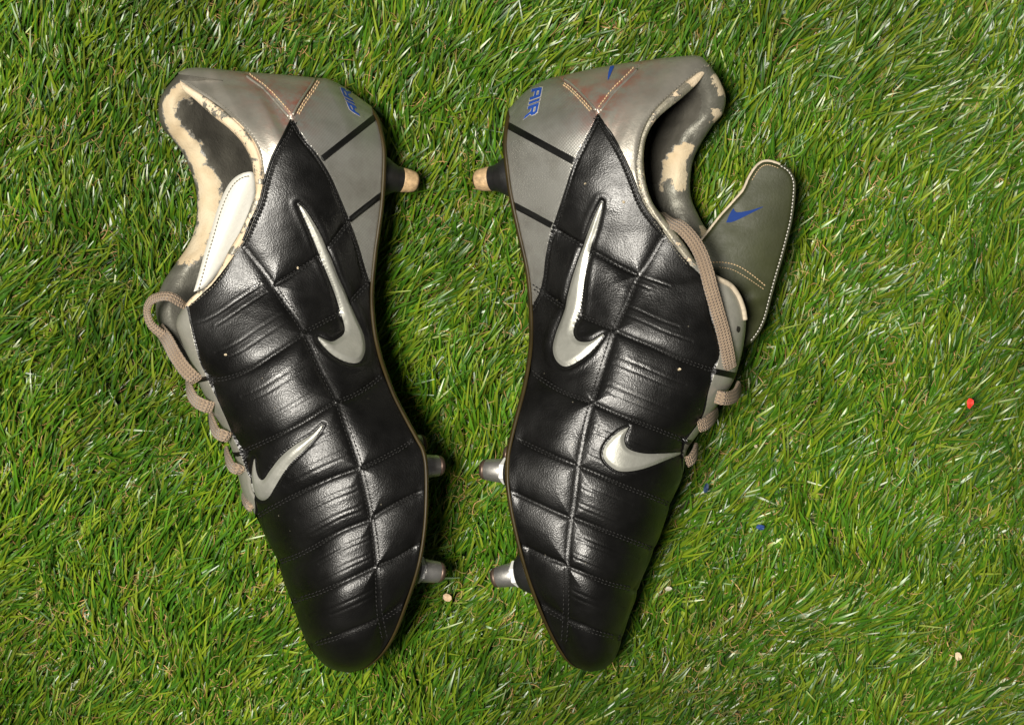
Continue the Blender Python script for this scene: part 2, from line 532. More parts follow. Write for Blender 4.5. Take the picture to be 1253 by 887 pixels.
RIGHT = dict(
    sg=1,
    A=[(622,134),(618,148),(615,177),(617,201),(622,238),(632,285),(641,325),(645,354),(647,388),(647,417),(644,445),(638,477),(628,515),(622,540),(618.5,560),(618,588),(622,619),(629,653),(639,692),(652,730),(668,768),(685,799),(700,814),(723,822)],
    B=[(868,80),(855,100),(835,119),(805,144),(791,167),(787,194),(790,224),(798,248),(811,266),(825,283),(838,300),(852,321),(870,335),(893,348),(907,370),(912.6,392),(909,426),(901.5,455),(892,476),(873,502),(854,531),(842,548),(838,562),(835,582),(823,611),(813.5,638),(800,676),(786,707),(779,730),(769,757),(761,785),(752,806),(740,817),(723,822)],
    F=[(869,81),(880,97),(888,119),(884,140),(872,154),(855,181),(846.5,204),(845,238),(855,264.5),(866,283),(885,312),(903,345),(912,378),(912,405),(906,440),(900,460)],
    ridge=[(622,134),(635,120),(650,107),(670,97),(687,93),(737,82),(784,75),(825,70),(855,69),(868,80)],
    corr=[((622,134),(868,80),(869,81)),((615,177),(805,144),(884,140)),((617,201),(787,194),(850,195)),((622,238),(791,228),(845,232)),((632,285),(813,268),(858,270)),((641,325),(843,308),(878,300)),((646,368),(905,366),(905,350)),((647,405),(911,410),(912,400)),((644,445),(900,460),(900,460)),((632,500),(862,519)),((618.5,560),(836,578)),((618,588),(820,620)),((622,619),(805,662)),((632,668),(783,716)),((652,730),(767,764)),((668,768),(757,796)),((685,799),(742,816)),((723,822),(723,822))],
    V1=[(731,139),(722,128),(710,115),(697,103),(684,94),(678,80)],
    V2=[(731,139),(741,125),(751,112),(764,99),(776,87),(788,70)],
    QL=[(731,139),(747.7,164),(764.4,194),(776,222),(786,248),(798,266),(812,283)],
    QS=[(731,139),(724,154),(704,194),(694,224),(681,264.5),(674,285),(667,315),(664,340),(658,362),(640,392)],
    BN=[(875,74),(851.6,92),(825,113.7),(801,137),(788,160.6),(782.5,184),(780.5,208),(787,238),(799,264.5),(812,283),(828,305),(845,325)],
    BS=[(845,325),(856,335),(864,357),(873,395),(881,429.5),(876,452),(868,477),(860,508),(847,529),(840,540),(836,556),(836,600)],
    long=[(811,290),(800,309),(791,325),(778,344),(766,372.6),(753,401),(742,436),(731,470.5),(724.7,492.6),(716.8,521),(708,565),(702,615),(696.5,653),(693.5,699),(692.7,745),(690.8,776),(689,790)],
    lace=[[(752,404),(775,414),(797,423),(832,439),(880,456)],
          [(728,494),(757,507),(784.7,518),(815,530),(840,540)],
          [(708,571),(735,582),(762,594),(792,606),(822,618)],
          [(700,633),(725,643),(750,653),(776,663),(803,673)],
          [(695,694),(720,704),(742.5,713),(762,718),(783,723)],
          [(692,760),(712,767),(731,774),(748,778),(765,782)]],
    side=[[(675.6,278),(693,290),(711,300),(735,313),(757,325),(780,336)],
          [(645,346),(668,361),(690,376),(706,384),(730,394),(752,403)],
          [(644,450),(664,465),(683.7,477),(703,485),(726,493)],
          [(623,531),(643,542),(665,552.6),(686,562),(707,570)],
          [(622,600),(642,610),(662,619),(680,627),(699,635)],
          [(632,665),(652,675),(672,684),(693,692)],
          [(656,737),(674,748),(693,759)]],
    stripes=[[(610,142.6),(704,193.7),(700,201.3),(606,150.2)], [(619.8,242.2),(677.4,272.6),(673.8,279.4),(616.2,249)]],
    eye_stripes=[[(871,450),(902,456),(901,464),(870,457.5)], [(838,537),(858,541.5),(857,547),(837,543)]],
    swoosh=[(736.5,246.5),(735,258),(729,282),(721,305),(715,338),(709.5,374),(703,394.7),(701,408),(707,417),(721.6,417.5),(738,408),(724.7,426.5),(707,441),(691,448),(680,440.5),(676,426),(680.5,407),(688.4,385),(696,353.7),(704,326),(715,294),(727,264)],
    small=[(769.5,522.5),(764,537),(769,549),(788.6,555),(815,555),(836,554),(815,563.5),(788.6,573.5),(761.7,577),(746.4,570),(738,557.5),(742,543),(757,528.5)],
    cream=[(848,176),(853,184),(847,201),(845,231),(835,234),(817,222),(810,234),(807,224),(817,194),(828,182)],
    air=dict(o=(651,110), ux=(-0.20,0.98), uy=(0.94,-0.34), h=14.0, w=35),
)

NS, NT = 640, 236

def build_boot(D, label):
    sg = D['sg']
    Z = zrows()
    Ac, Bc, Fc = catmull(D['A']), catmull(D['B']), catmull(D['F'])
    LA, LB, LF = arclen(Ac), arclen(Bc), arclen(Fc)
    def s_of(c, L, p):
        return L[np.argmin(np.hypot(c[:, 0] - p[0], c[:, 1] - p[1]))]
    n = len(D['corr'])
    sA = np.array([s_of(Ac, LA, c[0]) for c in D['corr']])
    sB = np.array([s_of(Bc, LB, c[1]) for c in D['corr']])
    nF = sum(1 for c in D['corr'] if len(c) > 2)
    sF = np.array([s_of(Fc, LF, c[2]) for c in D['corr'][:nF]])
    # rows get a knot value proportional to mean arc length so samples are even
    kn = np.concatenate([[0], np.cumsum(0.5 * (np.diff(sA) + np.diff(sB)))]); kn /= kn[-1]
    ang = np.linspace(0, 1, NS)
    u = ang - 0.035 * np.sin(2 * np.pi * ang)          # denser at heel and toe
    fine = np.linspace(0, 1, 1200)
    def sm(vals, sig=12):
        f = np.interp(fine, kn, vals)
        g = gsmooth(f, sig); g[0] = vals[0]; g[-1] = vals[-1]
        return np.interp(u, fine, g)
    a_s, b_s = sm(sA), sm(sB)
    A = at_arc(Ac, LA, a_s); B = at_arc(Bc, LB, b_s)
    knF = kn[nF - 1]
    f_s = np.interp(fine, kn[:nF], sF); f_s = gsmooth(f_s, 12)
    Fu = at_arc(Fc, LF, np.interp(u, fine, f_s))
    wF = sstep(u, knF - 0.03, knF)[:, None]
    F = Fu * (1 - wF) + B * wF
    zs, zpk, zB, front, zF = [sm(Z[:, k], 16) for k in range(5)]
    front = np.clip(front, 0, 1)
    zF = zF * (1 - wF[:, 0]) + zB * wF[:, 0]
    width = np.linalg.norm(B - A, axis=1)
    inward = (B - A) / np.maximum(width, 1e-6)[:, None]
    # closing of heel (ridge) and toe
    u_h = kn[2]
    gh = np.sqrt(np.clip(1 - (1 - np.clip(u / u_h, 0, 1)) ** 2, 0, 1))
    ut = kn[13]
    gt = np.sqrt(np.clip(1 - np.clip((u - ut) / (1 - ut), 0, 1) ** 2, 0, 1))
    gt = 0.0 * gt + gt
    A_in = A + inward * (5.2 * np.minimum(1, width / 60) * np.clip(u / 0.02, 0, 1))[:, None]
    tau = np.linspace(0, 1, NT)
    t = np.sin(tau * math.pi / 2) * 0.92 + 0.08 * tau
    T = t[None, :]
    P = A_in[:, None, :] * (1 - T[..., None]) + B[:, None, :] * T[..., None]
    # heel ridge bulge
    rc = catmull(D['ridge'])
    ch = rc[-1] - rc[0]; fr = (rc - rc[0]) @ ch / (ch @ ch)
    fr = np.maximum.accumulate(fr)
    Rt = np.stack([np.interp(t, fr, rc[:, k]) for k in (0, 1)], -1)
    dev = Rt - (rc[0][None] * (1 - t[:, None]) + rc[-1][None] * t[:, None])
    hb = (1 - sstep(u, 0, kn[4]))[:, None, None]
    P = P + dev[None] * hb
    # near-side height (mm)
    zsC, zBC, zpC, fC, gH = zs[:, None], zB[:, None], zpk[:, None], front[:, None], gh[:, None]
    tp = 0.51
    zf1 = zpC - (zpC - zsC) * (np.clip(tp - T, 0, 1) / tp) ** 1.9
    q = np.clip((T - tp) / (1 - tp), 0, 1)
    zf2 = zBC + (zpC - zBC) * np.sqrt(np.clip(1 - q ** 2.25, 0, 1))
    zfront = np.where(T < tp, zf1, zf2)
    zcol = zsC + (zBC - zsC) * T + 10.0 * np.sin(np.pi * T) ** 0.9
    tc = 1 - 11.0 / np.maximum(width, 30)[:, None]
    zcol = zcol - 4.5 * (1 - np.sqrt(np.clip(1 - np.clip((T - tc) / (1 - tc), 0, 1) ** 2, 0, 1)))
    z = zcol * (1 - fC) + zfront * fC
    zr = 36 + (60 - 36) * T ** 1.2
    z = zr + (z - zr) * gH
    zt = 42.0
    z = zt + (z - zt) * gt[:, None]
    PX = P.reshape(-1, 2).copy()
    # ---------------------------------------------------------------- panels by traced seam lines
    cm = lambda k: catmull(D[k], 5)
    V1, V2, QL, QS, BN, BS, LG = cm('V1'), cm('V2'), cm('QL'), cm('QS'), cm('BN'), cm('BS'), cm('long')
    lace = [catmull(l, 4) for l in D['lace']]; side = [catmull(l, 4) for l in D['side']]
    sw = catmull(closed(D['swoosh']), 4); ss = catmull(closed(D['small']), 4)
    out = 150 if sg < 0 else 1000           # far lace-side x
    sol = 560 if sg < 0 else 570            # far sole-side x
    poly_counter = np.vstack([V1, [(V1[-1][0], 40), (sol, 40), (sol, QS[-1][1])], QS[::-1]])
    poly_tab = np.vstack([V1, [(V1[-1][0], 40), (V2[-1][0], 40)], V2[::-1]])
    poly_collar = np.vstack([V2, [(V2[-1][0], 40), (out, 40), (out, QL[-1][1])], QL[::-1]])
    poly_bind = np.vstack([[(BN[0][0], 40)], BN, [(out, BN[-1][1] + (30 if sg < 0 else 12)), (out, 40)]])
    poly_eye = np.vstack([BS, [(out, BS[-1][1]), (out, BS[0][1] - 20)]])
    g4 = grid_faces(NS, NT)
    ctr = PX[g4].mean(1)
    def fy(curve, x):
        c = curve[np.argsort(curve[:, 0])]
        y = np.interp(x, c[:, 0], c[:, 1])
        sl = (c[1, 1] - c[0, 1]) / (c[1, 0] - c[0, 0] + 1e-9); sr = (c[-1, 1] - c[-2, 1]) / (c[-1, 0] - c[-2, 0] + 1e-9)
        y = np.where(x < c[0, 0], c[0, 1] + sl * (x - c[0, 0]), y)
        return np.where(x > c[-1, 0], c[-1, 1] + sr * (x - c[-1, 0]), y)
    lx = np.interp(ctr[:, 1], LG[:, 1], LG[:, 0])
    is_lace = ((ctr[:, 0] - lx) * sg > 0)
    lab = np.zeros(len(ctr), int)
    rl = sum((ctr[:, 1] > fy(c, ctr[:, 0])).astype(int) for c in lace)
    rs = sum((ctr[:, 1] > fy(c, ctr[:, 0])).astype(int) for c in side)
    top = ctr[:, 1] < LG[0][1] + (0)
    lab = np.where(is_lace & ~top, 100 + rl, 200 + rs)
    toe = (ctr[:, 1] > np.where(is_lace, fy(lace[-1], ctr[:, 0]), fy(side[-1], ctr[:, 0])))
    lab[toe] = 300
    lab[inside(ctr, poly_counter)] = 1
    lab[inside(ctr, poly_tab)] = 2
    lab[inside(ctr, poly_collar)] = 3
    lab[inside(ctr, poly_eye)] = 4
    lab[inside(ctr, poly_bind)] = 5
    stripes = [np.array(s, float) for s in D['stripes']]
    estr = [np.array(s, float) for s in D['eye_stripes']]
    for k, s_ in enumerate(stripes):
        lab[inside(ctr, s_) & (lab == 1)] = 10 + k
    for k, s_ in enumerate(estr):
        lab[inside(ctr, s_) & (lab == 4)] = 20 + k
    in_sw, in_ss = inside(ctr, sw), inside(ctr, ss)
    lab[in_sw] = 30; lab[in_ss & (lab != 4)] = 31
    # snap vertices on a panel border onto the traced line
    vmin = np.full(len(PX), 10 ** 6); vmax = np.full(len(PX), -1)
    for k in range(4):
        np.minimum.at(vmin, g4[:, k], lab); np.maximum.at(vmax, g4[:, k], lab)
    bd = np.where(vmin != vmax)[0]
    curves = [V1, V2, QL, QS, BN, BS, LG, sw, ss] + lace + side + [closed(s_) for s_ in stripes + estr]
    Q, dq = pnear(PX[bd], curves)
    tt = np.tile(t, NS)[bd]
    mv = (dq < 1.6) & (tt < 0.985) & (tt > 0.01)
    PX[bd[mv]] = Q[mv]
    # ---------------------------------------------------------------- relief (mm)
    vlab = vmin
    quilt = [LG] + lace + side
    dmin = np.full(len(PX), 1e9); dl = pdist(PX, LG)
    dcross = np.full(len(PX), 1e9)
    vx = np.interp(PX[:, 1], LG[:, 1], LG[:, 0]); v_l = (PX[:, 0] - vx) * sg > 0
    for c in lace:
        dcross = np.minimum(dcross, np.where(v_l, pdist(PX, c), 1e9))
    for c in side:
        dcross = np.minimum(dcross, np.where(~v_l, pdist(PX, c), 1e9))
    dmin = np.minimum(dl, dcross)
    blackv = (vlab >= 30)
    d = np.zeros(len(PX))
    puff = -1.7 * np.exp(-(dmin / 9.5) ** 1.15) - 0.5 * np.exp(-(dmin / 2.4) ** 2)
    # welt along the long seam and low ridge between the two stitch rows
    puff += 0.65 * np.exp(-(dl / 2.0) ** 2) + 0.2 * np.exp(-(dcross / 1.4) ** 2)
    for c_ in (sw, ss):
        dd = pdist(PX, c_); w_ = sstep(np.where(inside(PX, c_), dd, -dd), -3.5, 1.5)
        puff = puff * (1 - w_) - 0.35 * w_
    fade = sstep(np.minimum(pdist(PX, QL), pdist(PX, QS)), 1, 10)
    d += np.where(blackv, puff * (0.35 + 0.65 * fade), 0)
    # embossed rib pairs across the lace-side panels
    for i in range(6):
        lo = lace[i - 1] if i > 0 else None
        hi = lace[i]
        Lh = arclen(hi)
        if lo is None:
            off = hi[-1] - np.array(LG[0]); lo = hi - np.array([(hi[-1] - LG[0])[0] * 0.85, (hi[-1] - LG[0])[1] * 0.85])
        Ll = arclen(lo)
        fs = np.linspace(0, 1, 14)
        # run both from long seam outward
        hp = at_arc(hi, Lh, fs * Lh[-1]); lp = at_arc(lo, Ll, fs * Ll[-1])
        if np.hypot(*(hp[0] - LG[np.argmin(pdist_pts(LG, hp[0]))])) > np.hypot(*(hp[-1] - LG[np.argmin(pdist_pts(LG, hp[-1]))])):
            hp = hp[::-1]; lp = lp[::-1]
        for w0 in ((0.30, 0.40, 0.68, 0.78) if i < 5 else (0.4, 0.52)):
            path = lp * (1 - w0) + hp * w0
            a_, b_ = 1, 9 + (i * 3 + int(w0 * 10)) % 4
            path = path[a_:b_]
            dd = pdist(PX, path)
            d -= np.where((vlab >= 100) & (vlab < 200), 0.13 * np.exp(-(dd / 1.1) ** 2), 0)
            d += np.where((vlab >= 100) & (vlab < 200), 0.06 * np.exp(-((dd - 3.2) / 2.0) ** 2), 0)
    # swooshes: moulded, proud of the leather, with a pressed line round them
    for c_ in (sw, ss):
        ins = inside(PX, c_); dd = pdist(PX, c_); sdv = np.where(ins, dd, -dd)
        big = c_ is sw
        d += np.where(dd < 60, (1.0 if big else 0.8) * sstep(sdv, -0.3, 5.5), 0) - 0.6 * np.exp(-((sdv + 1.6) / 1.4) ** 2)
        if big:
            d += 0.35 * np.exp(-((sdv + 7) / 4.0) ** 2)
    # panel overlaps
    for c_, amp, wd in ((QL, 0.7, 2.0), (QS, 0.7, 2.0)):
        dd = pdist(PX, c_)
        d += np.where(blackv, amp * (sstep(dd, -0.5, 2.2) - 1), 0)
        d -= np.where(blackv, 0.35 * np.exp(-((dd - 4.2) / 1.5) ** 2), 0)
    for c_ in (V1, V2):
        dd = pdist(PX, c_)
        d -= 0.9 * np.exp(-(dd / 1.6) ** 2) * (np.isin(vlab, (1, 2, 3)))
        d += 0.8 * (1 - np.exp(-dd / 8)) * (vlab == 2)
    dd = pdist(PX, BN)
    d -= np.where(np.isin(vlab, (3, 5)), 0.7 * np.exp(-(dd / 1.6) ** 2), 0)
    d += np.where(vlab == 5, 0.6 * sstep(dd, 0, 4), 0)
    dd = pdist(PX, BS)
    d += np.where(blackv, 0.8 * (sstep(dd, -0.5, 2.5) - 1), 0)
    d += np.where((vlab >= 10) & (vlab < 25), 0.25, 0)
    # creases of soft silver collar radiating from the ankle, and overall unevenness
    x_, y_ = PX[:, 0], PX[:, 1]
    d += np.where(vlab == 3, 2.4 * vn((x_ + y_ * 0.5 * sg) / 17 + 31, y_ / 75 + 7), 0)
    d += np.where(vlab == 1, 0.7 * vn(x_ / 40 + 11, y_ / 55 + 3), 0)
    d += np.where(vlab == 4, 0.7 * vn(x_ / 20 + 5, y_ / 20 + 9), 0)
    d += np.where(blackv, 1.0 * vn(x_ / 38 + 3 + 20 * sg, y_ / 38) + 0.15 * vn(x_ / 15 + 60, y_ / 11 + 2), 0)
    ms = np.tile(gt ** 0.5 * 1.0, (NT, 1)).T.ravel() * np.tile(np.clip(gh * 1.2, 0, 1), (NT, 1)).T.ravel()
    d *= ms * np.tile((1 - sstep(t, 0.985, 1.0) * 0.7) * (0.35 + 0.65 * sstep(t, 0, 0.05)), NS)
    V = W(PX[:, 0], PX[:, 1], z.ravel() * 1e-3).reshape(NS, NT, 3)
    nrm = grid_normals(V)
    if nrm[NS // 2, NT // 3, 2] < 0:
        nrm = -nrm; flip = True
    else:
        flip = False
    V = V + nrm * (d.reshape(NS, NT, 1) * 1e-3)
    nrm = grid_normals(V) * (-1 if flip else 1)
    # degenerate ends
    nrm[0] = nrm[1]; nrm[-1] = nrm[-2]
    Vf, Nf = V.reshape(-1, 3), nrm.reshape(-1, 3)
    if flip:
        g4 = g4[:, ::-1]

    base = W(*( (A[NS // 2] + B[NS // 2]) / 2), 0.008)
    root = bpy.data.objects.new("football_boot", None)
    root.empty_display_size = 0.05
    root.location = base
    col.objects.link(root)
    root["label"] = label
    root["category"] = "football boot"
    root["group"] = "pair of football boots on the turf"

    stain = np.clip(np.exp(-pdist(PX, V1) / 13) + np.exp(-pdist(PX, V2) / 14), 0, 1)
    tipd = np.hypot(PX[:, 0] - D['B'][0][0], PX[:, 1] - D['B'][0][1])
    wear = 0.25 + 0.38 * vn(PX[:, 0] / 14 + 3, PX[:, 1] / 14 + 8 * sg) + (0.33 if sg < 0 else 0.12) + 0.5 * (tipd < 34)
    bvh = BVHTree.FromPolygons([tuple(v) for v in Vf], g4.tolist())
    camv = Vector((0, 0, CAM_H))
    def hit(px, py, lift=0.0):
        tgt = Vector(W(px, py, 0.0).tolist())
        dr = (tgt - camv).normalized()
        loc, no, i, dist = bvh.ray_cast(camv, dr)
        if loc is None:
            return None, None
        return loc + no * lift, no

    def panel(name, codes, mat, lab_text=None, kind=None):
        f = g4[np.isin(lab, codes)]
        if len(f) == 0:
            return None
        idx, inv = np.unique(f, return_inverse=True)
        f2 = inv.reshape(f.shape)
        o = mesh_obj(name, Vf[idx], f2.astype(np.int32), mat, root, normals=Nf[idx],
                     attrs={'stain': stain[idx], 'wear': wear[idx]})
        if lab_text:
            o["label"] = lab_text
        return o
    for k in range(0, 7):
        panel("vamp_panel", [100 + k], M['black'])
        panel("side_panel", [200 + k], M['black'])
    panel("side_panel", [207], M['black'])
    panel("toe_cap", [300], M['black'])
    counter = panel("heel_counter", [1], M['mesh'], "silver woven heel counter")
    panel("heel_tab", [2], M['silver'], "silver leather wedge at the heel with reddish stains")
    collar = panel("ankle_collar", [3], M['silver'], "soft creased silver leather ankle collar")
    panel("collar_binding", [5], M['binding'], "worn binding along the collar opening")
    panel("eyestay", [4], M['eyestay'], "silver strip with the lace holes")
    panel("stripe", [10], M['trim']); panel("stripe", [11], M['trim'])
    panel("stripe", [20], M['trim']); panel("stripe", [21], M['trim'])
    panel("tick_emblem", [30], M['swoosh'], "large silver tick emblem")
    panel("tick_emblem", [31], M['swoosh'], "small silver tick emblem by the toe")

    # ---------------------------------------------------------------- inner side of the near wall
    k1 = int(np.searchsorted(u, knF))
    r = np.linspace(0, 1, 14)
    Pi = B[:k1, None, :] - inward[:k1, None, :] * (r[None, :, None] * 70)
    zi = (z[:k1, -1])[:, None] - 2.0 - 7 * np.sqrt(1 - (1 - r[None]) ** 2)
    zi = np.where(np.arange(k1)[:, None] < 30, np.minimum(zi, z[:k1, -1][:, None]), zi)
    rim = np.concatenate([V[:k1, -1:, :], W(Pi[..., 0], Pi[..., 1], zi * 1e-3)], 1)
    mesh_obj("inner_wall", rim.reshape(-1, 3), grid_faces(k1, rim.shape[1]), M['lining_dark'], root,
             attrs={'wear': np.full(rim.shape[0] * rim.shape[1], 0.05)})

    # ---------------------------------------------------------------- far (lower) wall of the upper
    NR = 40
    rr = np.linspace(0, 1, NR) ** 1.4
    off = 80.0 * gh * gt
    Af = A + inward * np.minimum(off, width * 0.45)[:, None]
    Pf = F[:, None, :] * (1 - rr[None, :, None]) + Af[:, None, :] * rr[None, :, None]
    x = np.clip(rr / 0.72, 0, 1)[None]
    zf = zF[:, None] - (zF[:, None] - 9.0) * np.sqrt(1 - (1 - x) ** 2)
    zf = np.maximum(zf, 9.0)
    tr_ = 1 - rr
    Rr = np.stack([np.interp(tr_, fr, rc[:, k]) for k in (0, 1)], -1)
    G = gh[:, None]
    Pf = Rr[None] * (1 - G[..., None]) + Pf * G[..., None]
    zr2 = (36 + 24 * tr_ ** 1.2)[None]
    zf = zr2 + (zf - zr2) * G
    zf = 42 + (zf - 42) * gt[:, None]
    Vw = W(Pf[..., 0], Pf[..., 1], zf * 1e-3)
    wl = mesh_obj("lower_side", Vw.reshape(-1, 3), grid_faces(NS, NR), M['black'], root)
    wl["label"] = "underside of the boot resting on the grass"

    # ---------------------------------------------------------------- padded lining seen in the opening
    NL = 70
    ql = np.linspace(0, 1, NL) ** 1.6
    k2 = int(np.searchsorted(u, kn[nF - 1]))
    inn = B[:k2] - inward[:k2] * 55
    Pl = F[:k2, None, :] * (1 - ql[None, :, None]) + inn[:, None, :] * ql[None, :, None]
    gap = np.linalg.norm(F[:k2] - inn, axis=1)
    dpx = ql[None, :] * gap[:, None]
    zl = zF[:k2, None] + 8.0 * np.sqrt(np.clip(1 - (1 - np.clip(dpx / 20, 0, 1)) ** 2, 0, 1))
    zl = zl - (zF[:k2, None] + 8 - 17) * sstep(dpx, 16, 105) * np.clip(u[:k2, None] / 0.05, 0, 1)
    zl = zl + 2.6 * vn(Pl[..., 0] / 17 + 3, Pl[..., 1] / 21 + 41) * sstep(dpx, 2, 20) - 0.5 * gh[:k2, None] * 0
    zl = np.minimum(zl, np.maximum(z[:k2, -1][:, None] + 20 - dpx * 0, 0))
    # at the heel the lining meets the ridge
    Vl = W(Pl[..., 0], Pl[..., 1], zl * 1e-3)
    Lp = Pl.reshape(-1, 2)
    cp = catmull(closed(D['cream']), 4)
    sdc = pdist(Lp, cp) * np.where(inside(Lp, cp), 1, -1)
    wearl = np.clip(0.5 + sdc / 22, 0, 1)
    wearl = np.clip(wearl - 0.55 * np.exp(-(dpx.ravel() / 7) ** 2) * (Lp[:, 1] < 290), 0, 1)
    if sg > 0:
        for pc in ([(875,88),(884,100),(889,118),(880,116),(872,95)], [(866,127),(886,138),(878,152),(866,150),(874,142)], [(858,276),(868,278),(866,290),(858,288)]):
            pc = np.array(pc, float)
            sd2 = pdist(Lp, closed(pc)) * np.where(inside(Lp, pc), 1, -1)
            wearl = np.maximum(wearl, np.clip(0.5 + sd2 / 14, 0, 1))
    else:
        pass
    Fl = grid_faces(k2, NL)
    lf = Lp[Fl].mean(1)
    if sg < 0:
        sil = lf[:, 1] > 286 + 0.25 * (lf[:, 0] - 240)
    else:
        sil = (np.tile(0.5 * (dpx[:-1, :-1] + dpx[1:, 1:]), 1).ravel() < 30) | (lf[:, 1] > 226)
    nl = grid_normals(Vl); nl = nl * np.sign(nl[..., 2:3] + 1e-9)
    for nm, msk, mt in (("collar_lining", ~sil, M['lining_dark']), ("collar_lining", sil, M['lining_silver'])):
        ff = Fl[msk]
        idx, inv = np.unique(ff, return_inverse=True)
        o = mesh_obj(nm, Vl.reshape(-1, 3)[idx], inv.reshape(ff.shape).astype(np.int32), mt, root,
                     normals=nl.reshape(-1, 3)[idx], attrs={'wear': wearl[idx]})
        o["label"] = "dark leather lining peeling to cream" if mt is M['lining_dark'] else "silver lining flaking to cream"

    # ---------------------------------------------------------------- sole plate
    prof = [(5.2, 0.2), (3.8, 0.8), (1.8, 0.5), (0.4, -0.8), (0.0, -2.6), (0.6, -4.5)]
    secs = []
    sc = np.clip(u / 0.02, 0, 1) * np.minimum(1, width / 60)
    zA = 36 + (zs - 36) * gh
    zA = 42 + (zA - 42) * gt
    for dx, dz in prof:
        p2 = A + inward * (dx * sc)[:, None]
        secs.append(W(p2[:, 0], p2[:, 1], (zA + dz) * 1e-3))
    offn = np.minimum(off, width * 0.45)
    zfar = 9.0 * gh + 36 * (1 - gh); zfar = 42 + (zfar - 42) * gt
    for f_ in np.linspace(0.08, 1, 10):
        p2 = A + inward * (offn * f_)[:, None]
        zz = (zA - 4.5) * (1 - f_) + (zfar - 3) * f_
        secs.append(W(p2[:, 0], p2[:, 1], zz * 1e-3))
    Sv = np.stack(secs, 1)
    sole = mesh_obj("sole_plate", Sv.reshape(-1, 3), grid_faces(NS, Sv.shape[1]), M['sole'], root)
    sole["label"] = "brown amber sole plate"

    # ---------------------------------------------------------------- stitching laid on the surface
    emb = [(c_, (c_[:, 0].min() - 5, c_[:, 0].max() + 5, c_[:, 1].min() - 5, c_[:, 1].max() + 5)) for c_ in (sw, ss)]
    def stitches(curve, offs, mat, length=4.0, gapl=1.5, rad=0.00034, start=2, end=2, lift=0.00012, parent=root):
        c = np.asarray(curve); L = arclen(c)
        vs, fs = [], []
        for o_ in offs:
            s0 = start
            while s0 + length < L[-1] - end:
                m0 = at_arc(c, L, np.array([s0, s0 + length]))
                tg = m0[1] - m0[0]; tg = tg / (np.hypot(*tg) + 1e-9)
                nn = np.array([-tg[1], tg[0]]) * o_
                if any((b_[0] < m0[0, 0] + nn[0] < b_[1] and b_[2] < m0[0, 1] + nn[1] < b_[3]) and inside(m0 + nn, c_).any() for c_, b_ in emb):
                    s0 += length + gapl
                    continue
                pts = []
                for f_ in (0, 0.5, 1):
                    pp = m0[0] * (1 - f_) + m0[1] * f_ + nn + rng.normal(0, 0.12, 2)
                    h_, no = hit(pp[0], pp[1], lift + (rad * 0.6 if f_ == 0.5 else -rad * 0.4))
                    if h_ is None:
                        pts = None; break
                    pts.append((h_, no))
                s0 += length + gapl
                if pts is None:
                    continue
                if (pts[0][0] - pts[2][0]).length > 0.006:
                    continue
                b0 = len(vs)
                for (h_, no), rs_ in zip(pts, (0.55, 1.0, 0.55)):
                    tv = (pts[2][0] - pts[0][0]).normalized()
                    sd_ = tv.cross(no).normalized()
                    for a_ in (0, 60, 120, 180, 240, 300):
                        vs.append(h_ + (sd_ * math.cos(R(a_)) + no * math.sin(R(a_))) * rad * rs_)
                for kk in (0, 6):
                    for j in range(6):
                        fs.append((b0 + kk + j, b0 + kk + (j + 1) % 6, b0 + kk + 6 + (j + 1) % 6, b0 + kk + 6 + j))
                fs.append(tuple(b0 + j for j in range(5, -1, -1))); fs.append(tuple(b0 + 12 + j for j in range(6)))
        if vs:
            mesh_obj("stitching", [tuple(v) for v in vs], fs, mat, parent, kind="stuff")
    stitches(LG, (-3.2, 3.2), M['thread_black'])
    for c in lace:
        stitches(c, (-2.0, 2.0), M['thread_black'], 3.4, 1.3)
    for c in side:
        stitches(c, (-2.0, 2.0), M['thread_black'], 3.4, 1.3)
    s_in = 1 if sg < 0 else -1
    stitches(QL, (-4.2 * s_in, -7.0 * s_in), M['thread_black'], 3.4, 1.3)
    stitches(QS, (4.2 * s_in,), M['thread_black'], 3.4, 1.3)
    stitches(V1, (3.0 * s_in, 5.6 * s_in), M['thread_tan'], 3.2, 0.9, end=22, start=8)
    stitches(V2, (3.2 * s_in,), M['thread_tan'], 3.0, 0.9, end=16, start=7)
    stitches(BN, (2.6 * (-s_in),), M['thread_grey'], 2.6, 1.6, 0.00026, start=12)
    # piping cord in the two heel seams
    def cord(name, curve, o_, rad, mat, a=2, b=2, parent=root):
        c = np.asarray(curve); L = arclen(c)
        ps = at_arc(c, L, np.arange(a, L[-1] - b, 2.0))
        tg = np.gradient(ps, axis=0); tg /= np.linalg.norm(tg, axis=1, keepdims=True) + 1e-9
        ps = ps + np.stack([-tg[:, 1], tg[:, 0]], -1) * o_
        pts = []
        for p_ in ps:
            h_, no = hit(p_[0], p_[1], rad * 0.3)
            if h_ is not None:
                pts.append(h_)
        tube(name, pts, rad, mat, parent)
    cord("piping", V2, -1.5 * s_in, 0.0007, M['silver'], 4, 16)
    cord("piping", V1, -1.5 * s_in, 0.0006, M['silver'], 4, 22)
    cord("piping", QL, 0.3, 0.0006, M['trim'], 2, 2)

    # printed letters, three millimetre-thin raised prints on the counter
    a = D['air']
